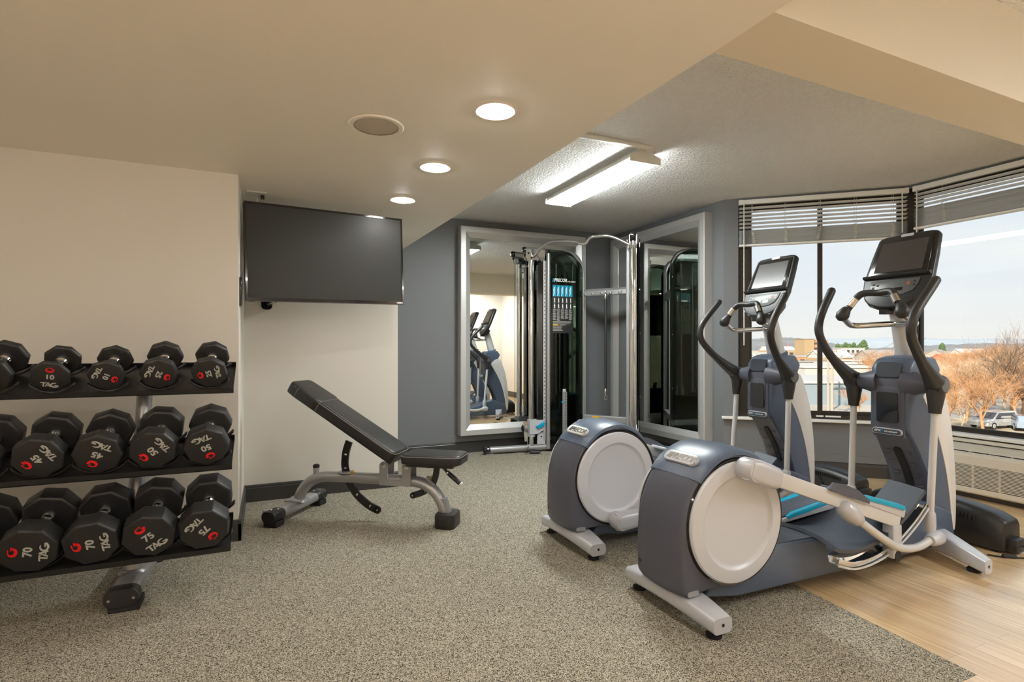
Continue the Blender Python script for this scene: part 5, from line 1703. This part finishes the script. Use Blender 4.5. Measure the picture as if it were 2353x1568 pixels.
# ------------------------------------------------------------------ cars
def car(label, p, yaw, paint, suv=True):
    t = thing('parked_car', label, 'car', p, yaw)
    h = 1.68 if suv else 1.45
    side = [(-2.3, .35), (2.3, .35), (2.33, .70), (2.2, .92), (1.25, 1.02), (.62, h - .06), (.3, h), (-1.75, h), (-2.15, h - .25), (-2.33, .95)]
    MB().loft([[(x * kx, y, .35 + (z - .35) * kz) for x, z in side] for y, kx, kz in ((-.92, .97, .55), (-.90, 1, .62), (-.74, .985, 1), (.74, .985, 1), (.90, 1, .62), (.92, .97, .55))]).build('body', paint, t, 30)
    gl = [(-1.95, 1.02), (1.05, 1.02), (.55, h - .12), (-1.65, h - .12)]
    for s in (-1, 1):
        MB().loft([[(x, s * (.940 - (z - 1.0) * .26), z) for x, z in gl], [(x, s * (.80 - (z - 1.0) * .25), z) for x, z in gl]]).build('side_window', M['dark_win'], t, 0)
        for x in (-1.4, 1.42):
            w_ = MB().lathe([(0, -.1), (.34, -.1), (.36, 0), (.34, .1), (0, .1)], (x, s * .84, .36), (0, s, 0), 24).build('wheel', M['tyre'], t, 50)
            MB().lathe([(0, 0), (.22, 0), (.18, .03), (0, .02)], (x, s * .945, .36), (0, s, 0), 20).build('hubcap', M['frame_silver'], w_, 50)
    MB().loft([[(1.27, y, 1.04), (.66, y, h - .09), (.62, y, h - .12), (1.20, y, 1.0)] for y in (-.70, .70)]).build('windshield', M['dark_win'], t, 0)
    MB().box(2.22, 2.35, -.7, .7, .68, .82).build('headlights', M['lcd'], t, 0)
    return t


car('white suv parked among the bare trees outside the right window', spot(brg(2283), 53), math.atan2(RGT.y, RGT.x) + 3.44, M['car_white'])
car('pale blue car parked behind the white suv at the right', spot(brg(2352), 52), math.atan2(RGT.y, RGT.x) + 1.0, M['car_blue'], False)


# ------------------------------------------------------------------ trees
def bare_tree(label, p, h, m, seed, group=None, spread_=.62):
    r = random.Random(seed)
    t = thing('bare_tree', label, 'tree', p, r.uniform(0, 6), group)
    trunk, twigs = MB(), MB()

    def grow(o, d, L, rad, lev):
        n = 3
        pts = [o]
        dd = d.copy()
        for i in range(n):
            dd = (dd + Vector((r.uniform(-1, 1), r.uniform(-1, 1), r.uniform(-.2, .55))) * .16).normalized()
            pts.append(pts[-1] + dd * L / n)
        rr = [rad * (1 - .42 * i / n) for i in range(n + 1)]
        (trunk if lev < 2 else twigs).tube(pts, rr, 6 if lev < 2 else 3, caps=False)
        if lev >= 4:
            return
        kids = [6, 6, 6, 4][lev]
        for i in range(kids):
            q = r.uniform(.35, 1.0) if lev else r.uniform(.42, 1.0)
            base = pts[int(q * n)].lerp(pts[min(n, int(q * n) + 1)], q * n - int(q * n)) if q < 1 else pts[-1]
            az = r.uniform(0, 2 * PI)
            side = (dd.orthogonal().normalized())
            side = Matrix.Rotation(az, 3, dd) @ side
            nd = (dd * (1 - spread_ * .55) + side * spread_ + Vector((0, 0, .22))).normalized()
            grow(base, nd, L * r.uniform(.56, .80), max(.0095, rad * .46), lev + 1)
    grow(Vector((0, 0, -.1)), Vector((0, 0, 1)), h * .40, h * .019, 0)
    trunk.build('trunk', m, t, 60)
    twigs.build('twigs', m, t, 0)
    return t


protos = []
GL = 'bare orange brown winter tree in the grove outside the right window'
for s, m in ((1, 'bark'), (2, 'bark_pale'), (3, 'bark'), (4, 'bark')):
    protos.append(bare_tree(GL, (0, 0, 0), 9.0, M[m], s, 'winter trees in the grove'))
rt = random.Random(11)
places = []
for px, d, h in ((2180, 62, 6.4), (2205, 70, 8.0), (2222, 58, 7.2), (2242, 78, 8.6), (2262, 66, 8.4), (2285, 74, 9.2), (2304, 60, 8.6), (2325, 68, 9.4), (2346, 57, 8.6), (2375, 63, 9.6), (2410, 60, 9.4), (2450, 64, 9.8),
                 (2160, 88, 7.4), (2190, 96, 8.2), (2230, 104, 8.8), (2270, 98, 9.0), (2310, 110, 9.8), (2345, 95, 9.6), (2395, 100, 9.6), (2020, 124, 8.0), (2028, 108, 8.4), (2046, 118, 8.8), (1992, 134, 7.6), (2065, 104, 8.0), (2100, 112, 8.4), (2130, 100, 8.0),
                 (1975, 62, 3.6), (1948, 70, 2.9), (2208, 51, 4.4), (2168, 55, 3.8), (2336, 53, 6.2), (2190, 47, 5.0), (2262, 47.5, 6.8), (2235, 140, 9.4), (2290, 150, 10), (2335, 160, 10.4), (2180, 150, 8.8), (2500, 90, 9.6), (2560, 70, 9.0), (2640, 84, 9.6), (2720, 66, 9.2), (2820, 78, 9.8), (2940, 70, 9.4)):
    places.append((px, d, h))
for i, (px, d, h) in enumerate(places):
    o = protos[i] if i < len(protos) else copy_tree(protos[rt.randrange(len(protos))])
    o.location = spot(brg(px), d)
    o.scale = (h / 9.0 * 1.15, h / 9.0 * 1.15, h / 9.0)
    o.rotation_euler = (0, 0, rt.uniform(0, 6.28))
    if i in (19, 20, 21, 22, 23, 24, 25, 26, 27):
        o['label'] = 'bare orange brown winter tree beyond the bay window, left of the nearer console mast'
        o['group'] = 'winter trees beyond the bay window'
bare_tree('tall dark bare tree rising above the grove at the right edge', spot(brg(2362), 54), 12.6, M['bark_dark'], 21)


def evergreen(label, p, h, seed, group):
    r = random.Random(seed)
    t = thing('evergreen_tree', label, 'tree', p, 0, group)
    MB().cyl((0, 0, 0), (0, 0, h * .8), h * .022, h * .008, 8).build('trunk', M['bark_dark'], t)
    mb = MB()
    for i in range(150):
        q = r.random() ** .8
        z = h * (.22 + .76 * q)
        rad = h * .26 * (1 - q) ** .7 + .2
        a = r.uniform(0, 6.28)
        e = r.uniform(.35, 1) * rad
        c = Vector((e * math.cos(a), e * math.sin(a), z))
        s = h * r.uniform(.035, .07)
        mb.loft([[c + Vector((s * k * math.cos(a + j * 2 * PI / 5), s * k * math.sin(a + j * 2 * PI / 5), dz * s)) for j in range(5)] for k, dz in ((.5, -.6), (1.1, -.1), (.7, .5), (.1, .9))])
    mb.build('needles', M['pine'], t, 0)
    return t


ev = evergreen('dark evergreen tree in the clump behind the white office block', spot(brg(1925), 380), 11, 3, 'evergreens behind the office block')
for px, d, h in ((1935, 372, 10), (1943, 390, 12), (1952, 384, 11), (1962, 395, 12), (1972, 380, 10), (1985, 372, 13.5), (1979, 390, 12)):
    o = copy_tree(ev)
    o.location = spot(brg(px), d)
    o.scale = (h / 11,) * 3
    o.rotation_euler = (0, 0, px)
o = copy_tree(ev)
o.location = spot(brg(2165), 330)
o.scale = (1.0, 1.0, 1.0)
o['label'] = 'dark evergreen tree standing alone among houses above the grove'
o.pop('group', None)
